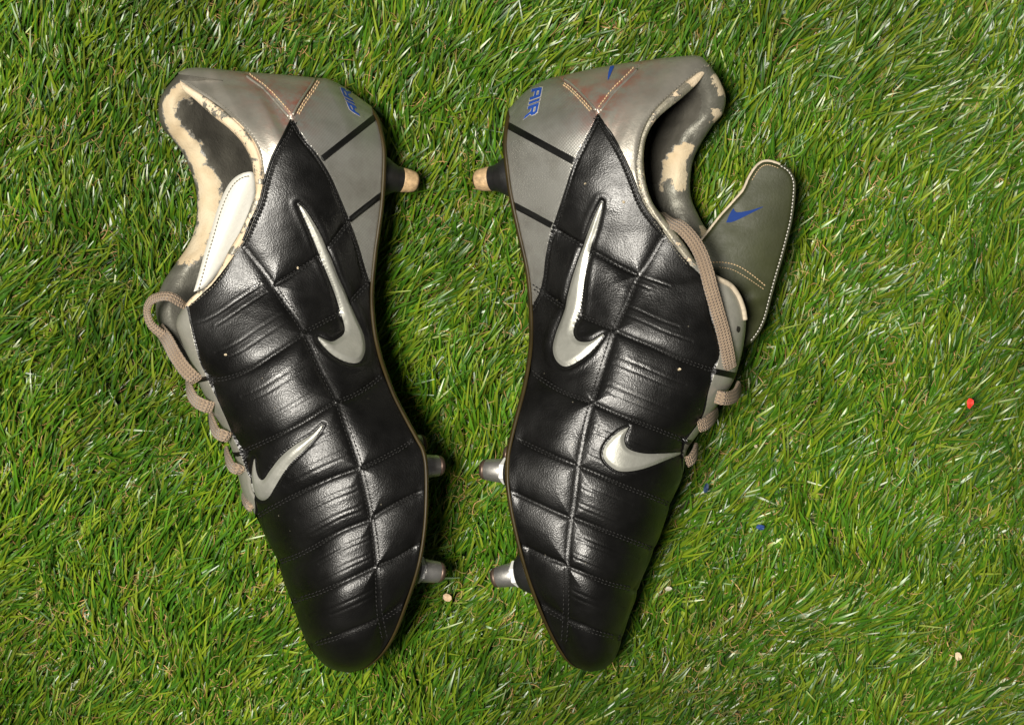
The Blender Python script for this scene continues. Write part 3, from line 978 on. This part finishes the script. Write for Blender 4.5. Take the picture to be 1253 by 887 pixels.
    strokes = {
        'A': [[(0.00, 0.0), (0.08, 0.72), (0.20, 1.0), (1.0, 1.0), (1.0, 0.0), (0.74, 0.0), (0.74, 0.34), (0.30, 0.34), (0.26, 0.0)],
              [(0.33, 0.56), (0.74, 0.56), (0.74, 0.78), (0.40, 0.78)]],
        'I': [[(0, 0), (0, 1), (1, 1), (1, 0)]],
        'R': [[(0, 0), (0, 1.0), (0.86, 1.0), (1.0, 0.80), (1.0, 0.50), (0.82, 0.36), (1.12, -0.22), (0.82, -0.1), (0.56, 0.36), (0.28, 0.36), (0.28, 0.0)],
              [(0.28, 0.58), (0.72, 0.58), (0.72, 0.78), (0.28, 0.78)]]}
    from mathutils.geometry import delaunay_2d_cdt
    ox, oy = a['o']; ux, uy = np.array(a['ux']), np.array(a['uy'])
    for ch_, x0, x1 in (('A', 0.0, 0.40), ('I', 0.46, 0.55), ('R', 0.61, 1.0)):
        for grow, mt, lf_, nm in ((0.045, M['blue_white'], 0.00012, "letter_outline"), (0.0, M['blue'], 0.00030, "letter")):
            polys = []
            for kq, pl in enumerate(strokes[ch_]):
                pl = np.array(pl, float)
                cen = pl.mean(0)
                g_ = grow * (1 if kq == 0 else -1)
                pl2 = pl + np.sign(pl - cen) * np.array([g_ * 1.2, g_ * 1.6])
                polys.append(pl2)
            pts, edges = [], []
            for pl in polys:
                b0 = len(pts); mpl = len(pl)
                dense = []
                for i in range(mpl):
                    for f_ in (0, 0.25, 0.5, 0.75):
                        dense.append(pl[i] * (1 - f_) + pl[(i + 1) % mpl] * f_)
                pts += [tuple(v) for v in dense]
                edges += [(b0 + i, b0 + (i + 1) % len(dense)) for i in range(len(dense))]
            gx = [(x_, y_) for x_ in np.linspace(0.05, 0.95, 9) for y_ in np.linspace(0.05, 0.95, 9)]
            pts += gx
            res = delaunay_2d_cdt([Vector(p_) for p_ in pts], edges, [], 0, 1e-5)
            vv, tf = res[0], res[2]
            keep = []
            for f in tf:
                c_ = np.mean([[vv[i][0], vv[i][1]] for i in f], 0)[None]
                if inside(c_, polys[0])[0] and not (len(polys) > 1 and inside(c_, polys[1])[0]):
                    keep.append(f)
            wv = []; ok = True
            used = sorted({i for f in keep for i in f}); mp_ = {}
            for i in used:
                fx = x0 + (x1 - x0) * vv[i][0]
                p_ = np.array([ox, oy]) + ux * (fx * a['w']) + uy * ((vv[i][1]) * a['h'])
                h_, no = hit(p_[0], p_[1], lf_)
                if h_ is None:
                    ok = False; continue
                mp_[i] = len(wv); wv.append(tuple(h_))
            fcs = [tuple(mp_[i] for i in f) for f in keep if all(i in mp_ for i in f)]
            if fcs:
                mesh_obj(nm, wv, fcs, mt, root)
    return dict(root=root, hit=hit, A=A, B=B, zA=zA, u=u, kn=kn, sole=sole, sg=sg, z=z, F=F)

def pdist_pts(c, p):
    return np.hypot(c[:, 0] - p[0], c[:, 1] - p[1])

def tube(name, pts, rad, mat, parent, seg=8, taper=True):
    pts = [Vector(p) for p in pts]
    vs, fs = [], []
    n = len(pts)
    up = Vector((0, 0, 1))
    for i, p in enumerate(pts):
        tg = (pts[min(i + 1, n - 1)] - pts[max(i - 1, 0)]).normalized()
        sd = tg.cross(up)
        sd = sd.normalized() if sd.length > 1e-4 else Vector((1, 0, 0))
        nn = sd.cross(tg)
        for k in range(seg):
            a = 2 * math.pi * k / seg
            vs.append(p + (sd * math.cos(a) + nn * math.sin(a)) * rad)
    for i in range(n - 1):
        for k in range(seg):
            fs.append((i * seg + k, i * seg + (k + 1) % seg, (i + 1) * seg + (k + 1) % seg, (i + 1) * seg + k))
    fs.append(tuple(range(seg - 1, -1, -1))); fs.append(tuple((n - 1) * seg + k for k in range(seg)))
    return mesh_obj(name, [tuple(v) for v in vs], fs, mat, parent)

def ribbon(name, path, width, thick, parent, mat, nrm_hint=None, wprof=None):
    """flat lace along px/z path [(px,py,z_mm, nx, ny, nz)], normal is the flat side"""
    p = np.array(path, float)
    c = catmull(p, 10)
    P3 = W(c[:, 0], c[:, 1], c[:, 2] * 1e-3)
    nn = c[:, 3:6]
    L = arclen(P3)
    n = max(12, int(L[-1] / 0.0007))
    s = np.linspace(0, L[-1], n)
    P3 = at_arc(P3, L, s); nn = np.stack([np.interp(s, L, nn[:, k]) for k in range(3)], -1)
    tg = np.gradient(P3, axis=0); tg /= np.linalg.norm(tg, axis=1, keepdims=True)
    sd = np.cross(tg, nn); sd /= np.linalg.norm(sd, axis=1, keepdims=True)
    no = np.cross(sd, tg)
    seg = 20
    vs, uv = [], []
    for k in range(seg):
        a = 2 * math.pi * k / seg
        ca, sa = math.cos(a), math.sin(a)
        ex = math.copysign(abs(ca) ** 0.7, ca) * width / 2
        ez = math.copysign(abs(sa) ** 0.8, sa) * thick / 2
        wob = 1 + 0.03 * np.sin(s * 2600 + k)
        vs.append(P3 + sd * (ex * wob)[:, None] + no * ez)
        uv.append(np.stack([s * 1000, np.full(n, ex * 1000), np.zeros(n), np.ones(n)], -1))
    V = np.stack(vs, 1); U = np.stack(uv, 1)
    f = grid_faces(n, seg, wrap=True)
    vv = V.reshape(-1, 3)
    o = mesh_obj(name, vv, f[:, ::-1].copy(), mat, parent, attrs={'uvl': U.reshape(-1, 4)})
    return o

def slab(name, poly, zfun, thick, mat, parent, edge=5.0, n=8):
    """rounded sheet filling an outline; zfun(px,py) mm gives its upper face"""
    from mathutils.geometry import delaunay_2d_cdt
    c = catmull(closed(poly), n)[:-1]
    L = arclen(closed(c)); c = at_arc(closed(c), L, np.arange(0, L[-1] - 0.6, 1.6))
    rows = [c]
    gx, gy = np.meshgrid(np.arange(c[:, 0].min(), c[:, 0].max(), 2.2), np.arange(c[:, 1].min(), c[:, 1].max(), 2.2))
    g = np.stack([gx.ravel(), gy.ravel()], -1); g = g[inside(g, c)]
    g = g[pdist(g, closed(c)) > 1.0]
    pts = np.vstack([c, g])
    res = delaunay_2d_cdt([Vector(p) for p in pts], [(i, (i + 1) % len(c)) for i in range(len(c))], [], 0, 1e-5)
    vv = np.array([tuple(v) for v in res[0]])
    tri = np.array([f for f in res[2] if len(f) == 3])
    tri = tri[inside(vv[tri].mean(1), c)]
    dd = np.clip(pdist(vv, closed(c)) / edge, 0, 1)
    e = np.sqrt(1 - (1 - dd) ** 2)
    zt = zfun(vv[:, 0], vv[:, 1]) - thick / 2
    m = len(vv)
    top = W(vv[:, 0], vv[:, 1], (zt + thick / 2 * e) * 1e-3); bot = W(vv[:, 0], vv[:, 1], (zt - thick / 2 * e - 0.01) * 1e-3)
    if np.cross(top[tri[0, 1]] - top[tri[0, 0]], top[tri[0, 2]] - top[tri[0, 0]])[2] < 0:
        tri = tri[:, ::-1]
    return mesh_obj(name, np.vstack([top, bot]), np.vstack([tri, tri[:, ::-1] + m]).astype(np.int32), mat, parent)

def revolve(name, prof, o, axis, mat, parent, seg=36, facets=None, smooth=True):
    """prof [(distance along axis m, radius m)]"""
    axis = Vector(axis).normalized()
    x = axis.cross(Vector((0, 0, 1))).normalized(); y = axis.cross(x)
    s = facets or seg
    vs, fs = [], []
    for h, r in prof:
        for k in range(s):
            a = 2 * math.pi * k / s
            vs.append(Vector(o) + axis * h + (x * math.cos(a) + y * math.sin(a)) * r)
    for i in range(len(prof) - 1):
        for k in range(s):
            fs.append((i * s + k, i * s + (k + 1) % s, (i + 1) * s + (k + 1) % s, (i + 1) * s + k))
    fs.append(tuple(range(s - 1, -1, -1))); fs.append(tuple((len(prof) - 1) * s + k for k in range(s)))
    ob = mesh_obj(name, [tuple(v) for v in vs], fs, mat, parent, smooth=smooth)
    return ob

left = build_boot(LEFT, "black football boot with white tongue folded inside, sole and studs facing right")
right = build_boot(RIGHT, "black football boot with grey tongue flopped outside, sole and studs facing left")

# ------------------------------------------------------------------ studs
def stud(parent, tip_px, z_tip, dirx, diry, heel):
    """stud whose tip centre is seen at tip_px; axis leaves the sole outward and a little down"""
    tip = Vector(W(*tip_px, z_tip * 1e-3).tolist())
    ax = Vector((dirx, diry, -0.42)).normalized()
    mm = 0.001
    if heel:
        o = tip - ax * 0.024
        b = revolve("stud", [(-2 * mm, 10.5 * mm), (6 * mm, 10.3 * mm), (9 * mm, 8.9 * mm), (11.5 * mm, 7.3 * mm), (13 * mm, 6.7 * mm), (13.4 * mm, 6.3 * mm), (16 * mm, 6.1 * mm), (16.4 * mm, 5.8 * mm)], o, ax, M['stud_black'], parent)
        revolve("stud_tip", [(15.6 * mm, 5.85 * mm), (17 * mm, 5.9 * mm), (20 * mm, 5.6 * mm), (22.5 * mm, 5.1 * mm), (23.6 * mm, 4.6 * mm), (24.2 * mm, 3.4 * mm)], o, ax, M['stud_tan'], b)
        revolve("stud_cap", [(23.2 * mm, 4.5 * mm), (24.4 * mm, 3.9 * mm), (24.8 * mm, 2.2 * mm)], o, ax, M['stud_tip'], b)
        b["label"] = "black heel stud with worn tan tip"
    else:
        o = tip - ax * 0.020
        b = revolve("stud", [(-8 * mm, 11 * mm), (-3 * mm, 11 * mm), (2 * mm, 10.2 * mm), (5 * mm, 8.2 * mm), (6 * mm, 7.4 * mm), (6.6 * mm, 6.0 * mm)], o, ax, M['stud_black'], parent)
        revolve("washer", [(6.2 * mm, 6.4 * mm), (8.6 * mm, 6.3 * mm), (9.0 * mm, 5.9 * mm)], o, ax, M['stud_white'], b, facets=6, smooth=False)
        revolve("metal_shank", [(8.6 * mm, 5.5 * mm), (9.2 * mm, 5.7 * mm), (14 * mm, 5.3 * mm), (17 * mm, 5.0 * mm), (17.4 * mm, 4.8 * mm)], o, ax, M['stud_metal'], b)
        revolve("stud_tip", [(17.2 * mm, 4.95 * mm), (18.6 * mm, 4.7 * mm), (19.6 * mm, 4.0 * mm), (20.0 * mm, 2.8 * mm)], o, ax, M['stud_tip'], b)
        b["label"] = "screw-in metal forefoot stud"
    return b
stud(left['root'], (509, 223), 31, 1.0, -0.12, True)
stud(left['root'], (542.5, 569.5), 52, 1.0, 0.02, False)
stud(left['root'], (543, 700.5), 50, 1.0, -0.16, False)
stud(right['root'], (583, 221), 31, -1.0, -0.08, True)
stud(right['root'], (589, 574), 52, -1.0, 0.05, False)
stud(right['root'], (603, 707), 50, -1.0, -0.22, False)
# lower row, mostly hidden beneath the upper one
stud(left['root'], (521, 543), 22, 1.0, 0.05, False)
stud(left['root'], (512, 690), 20, 1.0, -0.1, False)
stud(left['root'], (480, 212), 19, 1.0, -0.1, True)
stud(right['root'], (618, 556), 22, -1.0, 0.05, False)
stud(right['root'], (638, 700), 20, -1.0, -0.15, False)
stud(right['root'], (614, 212), 19, -1.0, -0.08, True)

# ------------------------------------------------------------------ tongues
lt = [(237,357),(243,336),(250,310),(258,283),(264,262),(271,243),(279,227),(288,217),(299,211.5),(309,211),(313,219),(313,236),(309,255),(301,275),(290,297),(276,320),(262,340),(250,352)]
def zlt(x, y):
    return 62 - 0.05 * (300 - x) + 7 * np.exp(-((x - (300 - (y - 215) * 0.42)) / 20) ** 2) - 0.03 * (y - 230)
tg = slab("tongue", lt, zlt, 3.0, M['white_tongue'], left['root'])
tg["label"] = "white underside of the tongue folded into the boot"
def flat_stitches(poly, zfun, inset, mat, parent, length=3.2, gapl=1.4, rad=0.00032, a=0, b=None, lift=0.25):
    c = catmull(poly, 8); cen = c.mean(0)
    L = arclen(c)
    vs, fs = [], []
    s = a
    end = b if b is not None else L[-1]
    while s + length < end:
        p = at_arc(c, L, np.array([s, s + length / 2, s + length]))
        t_ = p[2] - p[0]; t_ /= np.hypot(*t_)
        nn = np.array([-t_[1], t_[0]])
        if (cen - p[1]) @ nn < 0:
            nn = -nn
        p = p + nn * inset
        w = [Vector(q.tolist()) for q in W(p[:, 0], p[:, 1], (zfun(p[:, 0], p[:, 1]) + lift) * 1e-3)]
        tv = (w[2] - w[0]).normalized(); sd = tv.cross(Vector((0, 0, 1))).normalized(); up = sd.cross(tv)
        b0 = len(vs)
        for q, r_, l_ in zip(w, (0.55, 1, 0.55), (-0.4, 0.5, -0.4)):
            for k in range(6):
                an = k * math.pi / 3
                vs.append(q + up * (rad * l_) + (sd * math.cos(an) + up * math.sin(an)) * rad * r_)
        for kk in (0, 6):
            for j in range(6):
                fs.append((b0 + kk + j, b0 + kk + (j + 1) % 6, b0 + kk + 6 + (j + 1) % 6, b0 + kk + 6 + j))
        s += length + gapl
    mesh_obj("stitching", [tuple(v) for v in vs], fs, mat, parent, kind="stuff")
flat_stitches(lt[:10], zlt, 5.0, M['thread_grey'], tg)

rt = [(852,300),(862,289),(880,266),(897,247),(909,233),(916,218),(923,206.5),(930,199.5),(938,197),(947,198.5),(956,202),(965,208),(971,218),(972.5,232),(969,266),(963,292),(956,318),(949,342),(943,364),(936,390),(928,407),(917,421),(905,425),(893,410),(872,360)]
def zrt(x, y):
    return 1.6 * vn(x / 30 + 4, y / 13 + 9) * np.clip((y - 300) / 60, 0.15, 1) + 56 + 0.055 * (300 - y) * 0.35 + 0.0 * x - 0.0016 * np.clip(x - 915 + (y - 300) * 0.45, -80, 80) ** 2 * 0.6
rtg = slab("tongue", rt, zrt, 3.2, M['tongue_grey'], right['root'])
rtg["label"] = "olive grey leather tongue flopped out over the grass"
# pale folded edge on the left of the tongue and silver welt on the right
def edge_cord(name, pts, zf, rad, mat, parent):
    c = catmull(pts, 8); L = arclen(c); c = at_arc(c, L, np.arange(0, L[-1], 2.0))
    w = W(c[:, 0], c[:, 1], zf(c[:, 0], c[:, 1]) * 1e-3)
    return tube(name, [tuple(v) for v in w], rad, mat, parent, 10)
edge_cord("folded_edge", rt[:11], lambda x, y: zrt(x, y) - 1.4, 0.0007, M['cream_edge'], rtg)
edge_cord("welt", rt[10:22], lambda x, y: zrt(x, y) - 1.4, 0.0006, M['tongue_grey'], rtg)
flat_stitches(rt[10:22], zrt, 1.4, M['thread_white'], rtg, 2.8, 1.6)
flat_stitches(rt[5:11], zrt, 5.0, M['thread_tan'], rtg, 2.2, 1.4, 0.00024)
flat_stitches([(872,321),(888,321.5),(904,326),(921,337),(938,351)], zrt, 0, M['thread_tan'], rtg, 2.6, 1.1)
flat_stitches([(880,327),(896,330),(914,340),(936,355)], zrt, 0, M['thread_tan'], rtg, 2.2, 1.1, 0.0002)
def decal(name, poly, zf, mat, parent, lift=0.35):
    from mathutils.geometry import delaunay_2d_cdt
    c = catmull(closed(poly), 6)[:-1]
    gx, gy = np.meshgrid(np.arange(c[:, 0].min(), c[:, 0].max(), 3), np.arange(c[:, 1].min(), c[:, 1].max(), 3))
    g = np.stack([gx.ravel(), gy.ravel()], -1); g = g[inside(g, c)]
    pts = [Vector(p) for p in c] + [Vector(p) for p in g]
    res = delaunay_2d_cdt(pts, [(i, (i + 1) % len(c)) for i in range(len(c))], [], 0, 1e-4)
    vv = np.array([tuple(v) for v in res[0]])
    fs = [f for f in res[2] if inside(vv[list(f)].mean(0)[None], c)[0]]
    w = W(vv[:, 0], vv[:, 1], (zf(vv[:, 0], vv[:, 1]) + lift) * 1e-3)
    return mesh_obj(name, w, fs, mat, parent)
decal("tick_emblem", [(888.5,272.5),(892,264),(897,255.5),(899,258),(903,260),(918,257.5),(934,253),(918,261.5),(903,269),(895,272)], zrt, M['blue_dark'], rtg)
# blue print on the right heel wedge
hit_r = right['hit']
def hit_decal(name, poly, boot, mat, lift=0.0003):
    c = catmull(closed(poly), 4)[:-1]
    cen = c.mean(0)
    vs = []
    for r in (1, 0.66, 0.33):
        for p in cen + (c - cen) * r:
            h, no = boot['hit'](p[0], p[1], lift)
            if h is None:
                return
            vs.append(tuple(h))
    h, no = boot['hit'](cen[0], cen[1], lift); vs.append(tuple(h))
    m = len(c); fs = []
    for k in range(2):
        for j in range(m):
            fs.append((k * m + j, k * m + (j + 1) % m, (k + 1) * m + (j + 1) % m, (k + 1) * m + j))
    for j in range(m):
        fs.append((2 * m + j, 2 * m + (j + 1) % m, 3 * m))
    mesh_obj(name, vs, fs, mat, boot['root'])
hit_decal("tick_emblem", [(746.5,82.5),(751.5,81.5),(749,88),(744,99),(744.5,90)], right, M['blue'])

# ------------------------------------------------------------------ laces
UP = (0, 0, 1)
lr = left['root']
def lace(path, w=0.0066, th=0.0021, root=lr):
    return ribbon("lace", path, w, th, root, M['lace'])
lace([(226,374,76,0,0.5,1),(219,369,80,0,0.5,1),(208,363,82,0,0.7,1),(196,363,80,-0.3,0.6,1),(185,368,76,-0.6,0.3,1),(180,379,72,-0.8,0,1),(183,394,70,-0.7,-0.2,1),(193,405,68,-0.3,-0.4,1),(206,413,66,-0.2,-0.3,1)], 0.0048, 0.0019)
lace([(196,404,60,-0.5,0,1),(205,417,70,-0.5,0.2,1),(214,434,75,-0.45,0.2,1),(224,449,76,-0.4,0.2,1),(234,460,76,-0.3,0.2,1),(241,465,73,-0.3,0,1)])
lace([(230,464,56,-1,0,0.6),(232,477,68,-0.8,-0.1,1),(238,489,74,-0.5,-0.2,1),(249,496,77,-0.3,-0.2,1),(260,499,75,-0.2,-0.2,1)], 0.0062)
lace([(258,506,56,-1,0,0.5),(260,518,68,-0.8,-0.1,1),(265,529,75,-0.5,-0.2,1),(273,533,78,-0.3,-0.2,1),(280,535,76,-0.2,-0.2,1)], 0.0058)
lace([(277,552,56,-1,0,0.5),(279,561,68,-0.8,-0.1,1),(284,571,75,-0.5,-0.2,1),(291,574,77,-0.3,-0.2,1),(296,576,75,-0.2,-0.2,1)], 0.0054)
lace([(298,607,52,-1,0,0.5),(300,613,60,-0.8,0,1),(304,619,66,-0.5,-0.2,1),(309,622,66,-0.3,-0.2,1)], 0.0042)
rr_ = right['root']
lace([(808,262,66,0.2,0.5,1),(820,271,82,0.1,0.4,1),(834,279,88,0.1,0.3,1),(847,293,90,0.1,0.2,1),(857,310,91,0.1,0.1,1),(864,330,92,0.1,0,1),(870,353,92,0.1,0,1),(877,378,90,0.15,0,1),(884,403,87,0.2,0,1),(889,426,84,0.2,0,1),(892,442,81,0.2,0,1),(893.5,450,77,0.2,-0.2,1)], 0.0066, 0.0018, rr_)
lace([(904,474,54,1,0,0.4),(900,483,66,0.7,-0.1,1),(892,487,75,0.35,-0.1,1),(884,487,79,0.1,-0.1,1),(877,485,78,0,0,1)], 0.0064, 0.0024, rr_)
lace([(876,505,54,1,0,0.4),(871,512,66,0.7,-0.1,1),(864,518,74,0.4,-0.1,1),(856,521,77,0.1,-0.1,1)], 0.0060, 0.0024, rr_)
lace([(852,548,52,1,0,0.4),(850,555,62,0.7,-0.1,1),(846,562,68,0.4,-0.1,1),(841,565,70,0.1,-0.1,1)], 0.0052, 0.0024, rr_)
# eyelet beside the strap of lace, cream edge of the eyestay top
hit_decal("eyelet", [(901.5,399),(904.5,400),(905,404),(903,407),(900.5,404)], right, M['eyelet'])
ec = []
for p in catmull([(868,337),(880,343),(893,350),(902,362),(908,377),(910.5,391)], 8):
    h, no = right['hit'](p[0], p[1], 0.0004)
    if h is not None:
        ec.append(h)
if len(ec) > 3:
    tube("folded_edge", ec, 0.0013, M['cream_edge'], rr_)

# ------------------------------------------------------------------ ground, grass, thatch
bm_v = [(-1.6, -1.6, 0), (1.6, -1.6, 0), (1.6, 1.6, 0), (-1.6, 1.6, 0)]
gnd = mesh_obj("ground", bm_v, [(0, 1, 2, 3)], M['backing'], None, smooth=False)
gnd["kind"] = "structure"
gnd["label"] = "green turf backing under the artificial grass"

def world_to_px(x, y, z):
    k = K * (CAM_H - z) / (CAM_H - REF_Z)
    return x / k + 626.5, 443.5 - y / k
sil = []
for b in (left, right):
    o_ = np.vstack([b['A'], b['B'][::-1]])
    o2 = np.vstack([b['A'], b['F'][::-1]])
    sil.append((o_, o2))

def press(V):
    """blades are pushed flat where a boot lies on them"""
    px, py = world_to_px(V[:, 0], V[:, 1], V[:, 2])
    P = np.stack([px, py], -1)
    for o_, o2 in sil:
        near = (P[:, 0] > o_[:, 0].min() - 30) & (P[:, 0] < o_[:, 0].max() + 30)
        idx = np.where(near)[0]
        if len(idx) == 0:
            continue
        Q = P[idx]
        ins = inside(Q, o_[::6]) | inside(Q, o2[::6])
        Q2 = idx[ins]
        dd = np.minimum(pdist(P[Q2], o_[::10]), 1e9)
        lim = 0.007 + np.clip((26 - dd) / 26, 0, 1) * 0.03
        V[Q2, 2] = np.minimum(V[Q2, 2], lim)
    return V

def blades(n, xr, yr, seed, len_r, wid, mean_dir, spread, tilt_r, nseg, tints, curl=0.0, z0=0.0):
    g = np.random.default_rng(seed)
    x = g.uniform(*xr, n); y = g.uniform(*yr, n)
    # tufts: pull roots towards gauge points so that rows and gaps show
    tx = np.round(x / 0.0042) * 0.0042 + g.normal(0, 0.0010, n); ty = np.round(y / 0.0075) * 0.0075 + g.normal(0, 0.0014, n)
    cl = 0.6
    x = x * (1 - cl) + tx * cl; y = y * (1 - cl) + ty * cl
    f1 = vn(x / 0.035 + 50, y / 0.035 + 20); f2 = vn(x / 0.012 + 10, y / 0.012 + 90)
    az = mean_dir + f1 * 1.1 + f2 * 0.9 + g.normal(0, spread, n)
    ln = g.uniform(*len_r, n) * (1 + 0.6 * vn(x / 0.03 + 7, y / 0.03 + 33))
    tilt = np.clip(g.normal((tilt_r[0] + tilt_r[1]) / 2, (tilt_r[1] - tilt_r[0]) / 2, n), R(8), R(86))
    bend = g.uniform(0.15, 1.05, n)
    w = wid * g.uniform(0.7, 1.2, n)
    roll = g.normal(0, 0.45, n)
    V = np.zeros((n, nseg + 1, 2, 3))
    px = x.copy(); py = y.copy(); pz = np.full(n, z0)
    cazr = g.normal(0, 1, n) * curl
    for k in range(nseg + 1):
        f = k / nseg
        th = np.clip(tilt + bend * (f - 0.35) * 1.4, 0.02, R(100))
        a = az + cazr * f * 3
        dx, dy, dz = np.sin(th) * np.cos(a), np.sin(th) * np.sin(a), np.cos(th)
        # width axis: horizontal perpendicular, rolled about the blade
        sx, sy, sz = -np.sin(a), np.cos(a), np.zeros(n)
        ux_, uy_, uz_ = -np.cos(th) * np.cos(a), -np.cos(th) * np.sin(a), np.sin(th)
        cr, sr = np.cos(roll), np.sin(roll)
        wx, wy, wz = sx * cr + ux_ * sr, sy * cr + uy_ * sr, sz * cr + uz_ * sr
        hw = w * 0.5 * (1 - 0.75 * max(0, f - 0.55) / 0.45 if f > 0.55 else 1.0)
        for s, q in ((0, -1), (1, 1)):
            V[:, k, s, 0] = px + q * wx * hw; V[:, k, s, 1] = py + q * wy * hw; V[:, k, s, 2] = pz + q * wz * hw
        st = ln / nseg
        px = px + dx * st; py = py + dy * st; pz = pz + dz * st
        pz = np.maximum(pz, 0.001)
    V = V.reshape(-1, 3)
    V[:, 2] = np.maximum(V[:, 2], 0.0005)
    V = press(V)
    b0 = np.arange(n)[:, None] * (nseg + 1) * 2
    k = np.arange(nseg)[None, :] * 2
    F = np.stack([b0 + k, b0 + k + 1, b0 + k + 3, b0 + k + 2], -1).reshape(-1, 4)
    tints = np.array(tints)
    ci = g.integers(0, len(tints), n)
    c = tints[ci] * g.uniform(0.6, 1.25, (n, 1)) * (1 + 0.35 * f1[:, None] + 0.5 * vn(x / 0.09 + 5, y / 0.09 + 70)[:, None])
    C = np.repeat(np.concatenate([np.clip(c, 0, 1), np.ones((n, 1))], 1), (nseg + 1) * 2, axis=0)
    return V, F.astype(np.int32), C

GREENS = [(0.045, 0.132, 0.006), (0.056, 0.152, 0.007), (0.112, 0.190, 0.008), (0.178, 0.240, 0.018), (0.032, 0.102, 0.007), (0.144, 0.210, 0.009), (0.070, 0.166, 0.007)]
V, F, C = blades(112000, (-0.33, 0.33), (-0.25, 0.25), 11, (0.014, 0.030), 0.00125, R(62), 0.36, (R(44), R(76)), 6, GREENS)
g_o = mesh_obj("grass", V, F, M['grass'], None, smooth=True, attrs={'tint': C})
g_o["kind"] = "stuff"; g_o["label"] = "short shiny green artificial grass blades"; g_o["category"] = "grass"
TANS = [(0.34, 0.215, 0.085), (0.27, 0.16, 0.06), (0.25, 0.21, 0.07), (0.14, 0.16, 0.04)]
V, F, C = blades(20000, (-0.33, 0.33), (-0.25, 0.25), 23, (0.009, 0.016), 0.00042, R(62), 2.2, (R(45), R(85)), 6, TANS, curl=0.9, z0=0.005)
t_o = mesh_obj("thatch", V, F, M['thatch'], None, smooth=True, attrs={'tint': C})
t_o["kind"] = "stuff"; t_o["label"] = "curled tan thatch fibres between the green blades"; t_o["category"] = "thatch"

# ------------------------------------------------------------------ small flecks
def fleck(name, label, cat, px, py, w, h, ang, colr, z=13, seed=0, th=0.5, rough=0.6):
    g = np.random.default_rng(seed + 100)
    n = 9
    a = np.linspace(0, 2 * math.pi, n, endpoint=False)
    r = g.uniform(0.75, 1.05, n)
    x = np.cos(a) * r * w / 2; y = np.sin(a) * r * h / 2
    ca, sa = math.cos(R(ang)), math.sin(R(ang))
    xs, ys = px + x * ca - y * sa, py + x * sa + y * ca
    zz = z + g.normal(0, 0.5, n) + 0.08 * (xs - px)
    top = W(xs, ys, zz * 1e-3); bot = W(xs, ys, (zz - th) * 1e-3)
    c1 = W(px, py, (z + 0.5) * 1e-3)[None]; c2 = W(px, py, (z - th) * 1e-3)[None]
    vs = np.vstack([top, bot, c1, c2])
    fs = []
    for i in range(n):
        j = (i + 1) % n
        fs += [(i, j, 2 * n), (n + j, n + i, 2 * n + 1), (i, n + i, n + j, j)]
    m = simple(name + "_" + cat, colr, rough, nscale=500, var=0.25)
    c0 = vs.mean(0)
    o = mesh_obj(name, vs - c0, fs, m, None, smooth=False)
    o.location = c0
    o["label"] = label; o["category"] = cat
    return o
fleck("petal_fleck", "small bright red fleck lying alone on the grass at right", "fleck", 1187, 493.5, 9, 14, 10, (0.66, 0.035, 0.02), 22, 1)
fleck("paper_scrap", "small blue scrap lying flat on the grass below the right boot's tongue", "scrap", 930.5, 645, 12, 7, 8, (0.015, 0.05, 0.19), 20, 2)
fleck("paper_scrap", "dark blue upright scrap on the grass close to the right boot's laces", "scrap", 864, 597, 7, 14, 6, (0.012, 0.03, 0.08), 19, 3)
fleck("wood_chip", "tan chip on the grass beside the left boot's lowest stud", "chip", 547, 731, 12, 11, 20, (0.50, 0.36, 0.22), 20, 4, 1.0)
fleck("wood_chip", "pale tan chip on the grass at lower right corner", "chip", 1172.5, 803, 9, 12, -15, (0.62, 0.50, 0.34), 22, 5, 1.0)
fleck("wood_chip", "pale chip on the shaded grass right of the right boot's toe", "chip", 818, 720, 9, 7, 0, (0.40, 0.38, 0.30), 14, 6, 0.8)
fleck("wood_chip", "cream crumb on the grass left of the blue flat scrap", "chip", 925, 546, 6, 4, 30, (0.50, 0.42, 0.28), 17, 7, 0.8)
def crumb(boot, label, px, py, s, seed):
    h, no = boot['hit'](px, py, 0.0004)
    if h is None:
        return
    fleck("crumb", label, "crumb", px, py, s, s * 0.8, seed * 40, (0.62, 0.52, 0.36), h.z * 1000 + 0.6, seed, 0.6)
crumb(right, "cream crumb on the black leather beside the right boot's large tick", 763, 247.5, 4.5, 11)
crumb(right, "pale crumb below the top of the right boot's black quarter", 716, 225, 3.5, 12)
crumb(right, "cream crumb on the right boot under its first lace-side seam", 831, 452, 5, 13)
crumb(left, "pale crumb on the left boot's upper vamp near the laces", 276, 434, 4, 14)
crumb(left, "pale crumb on the left boot between long seam and large tick", 364.5, 328, 4, 15)
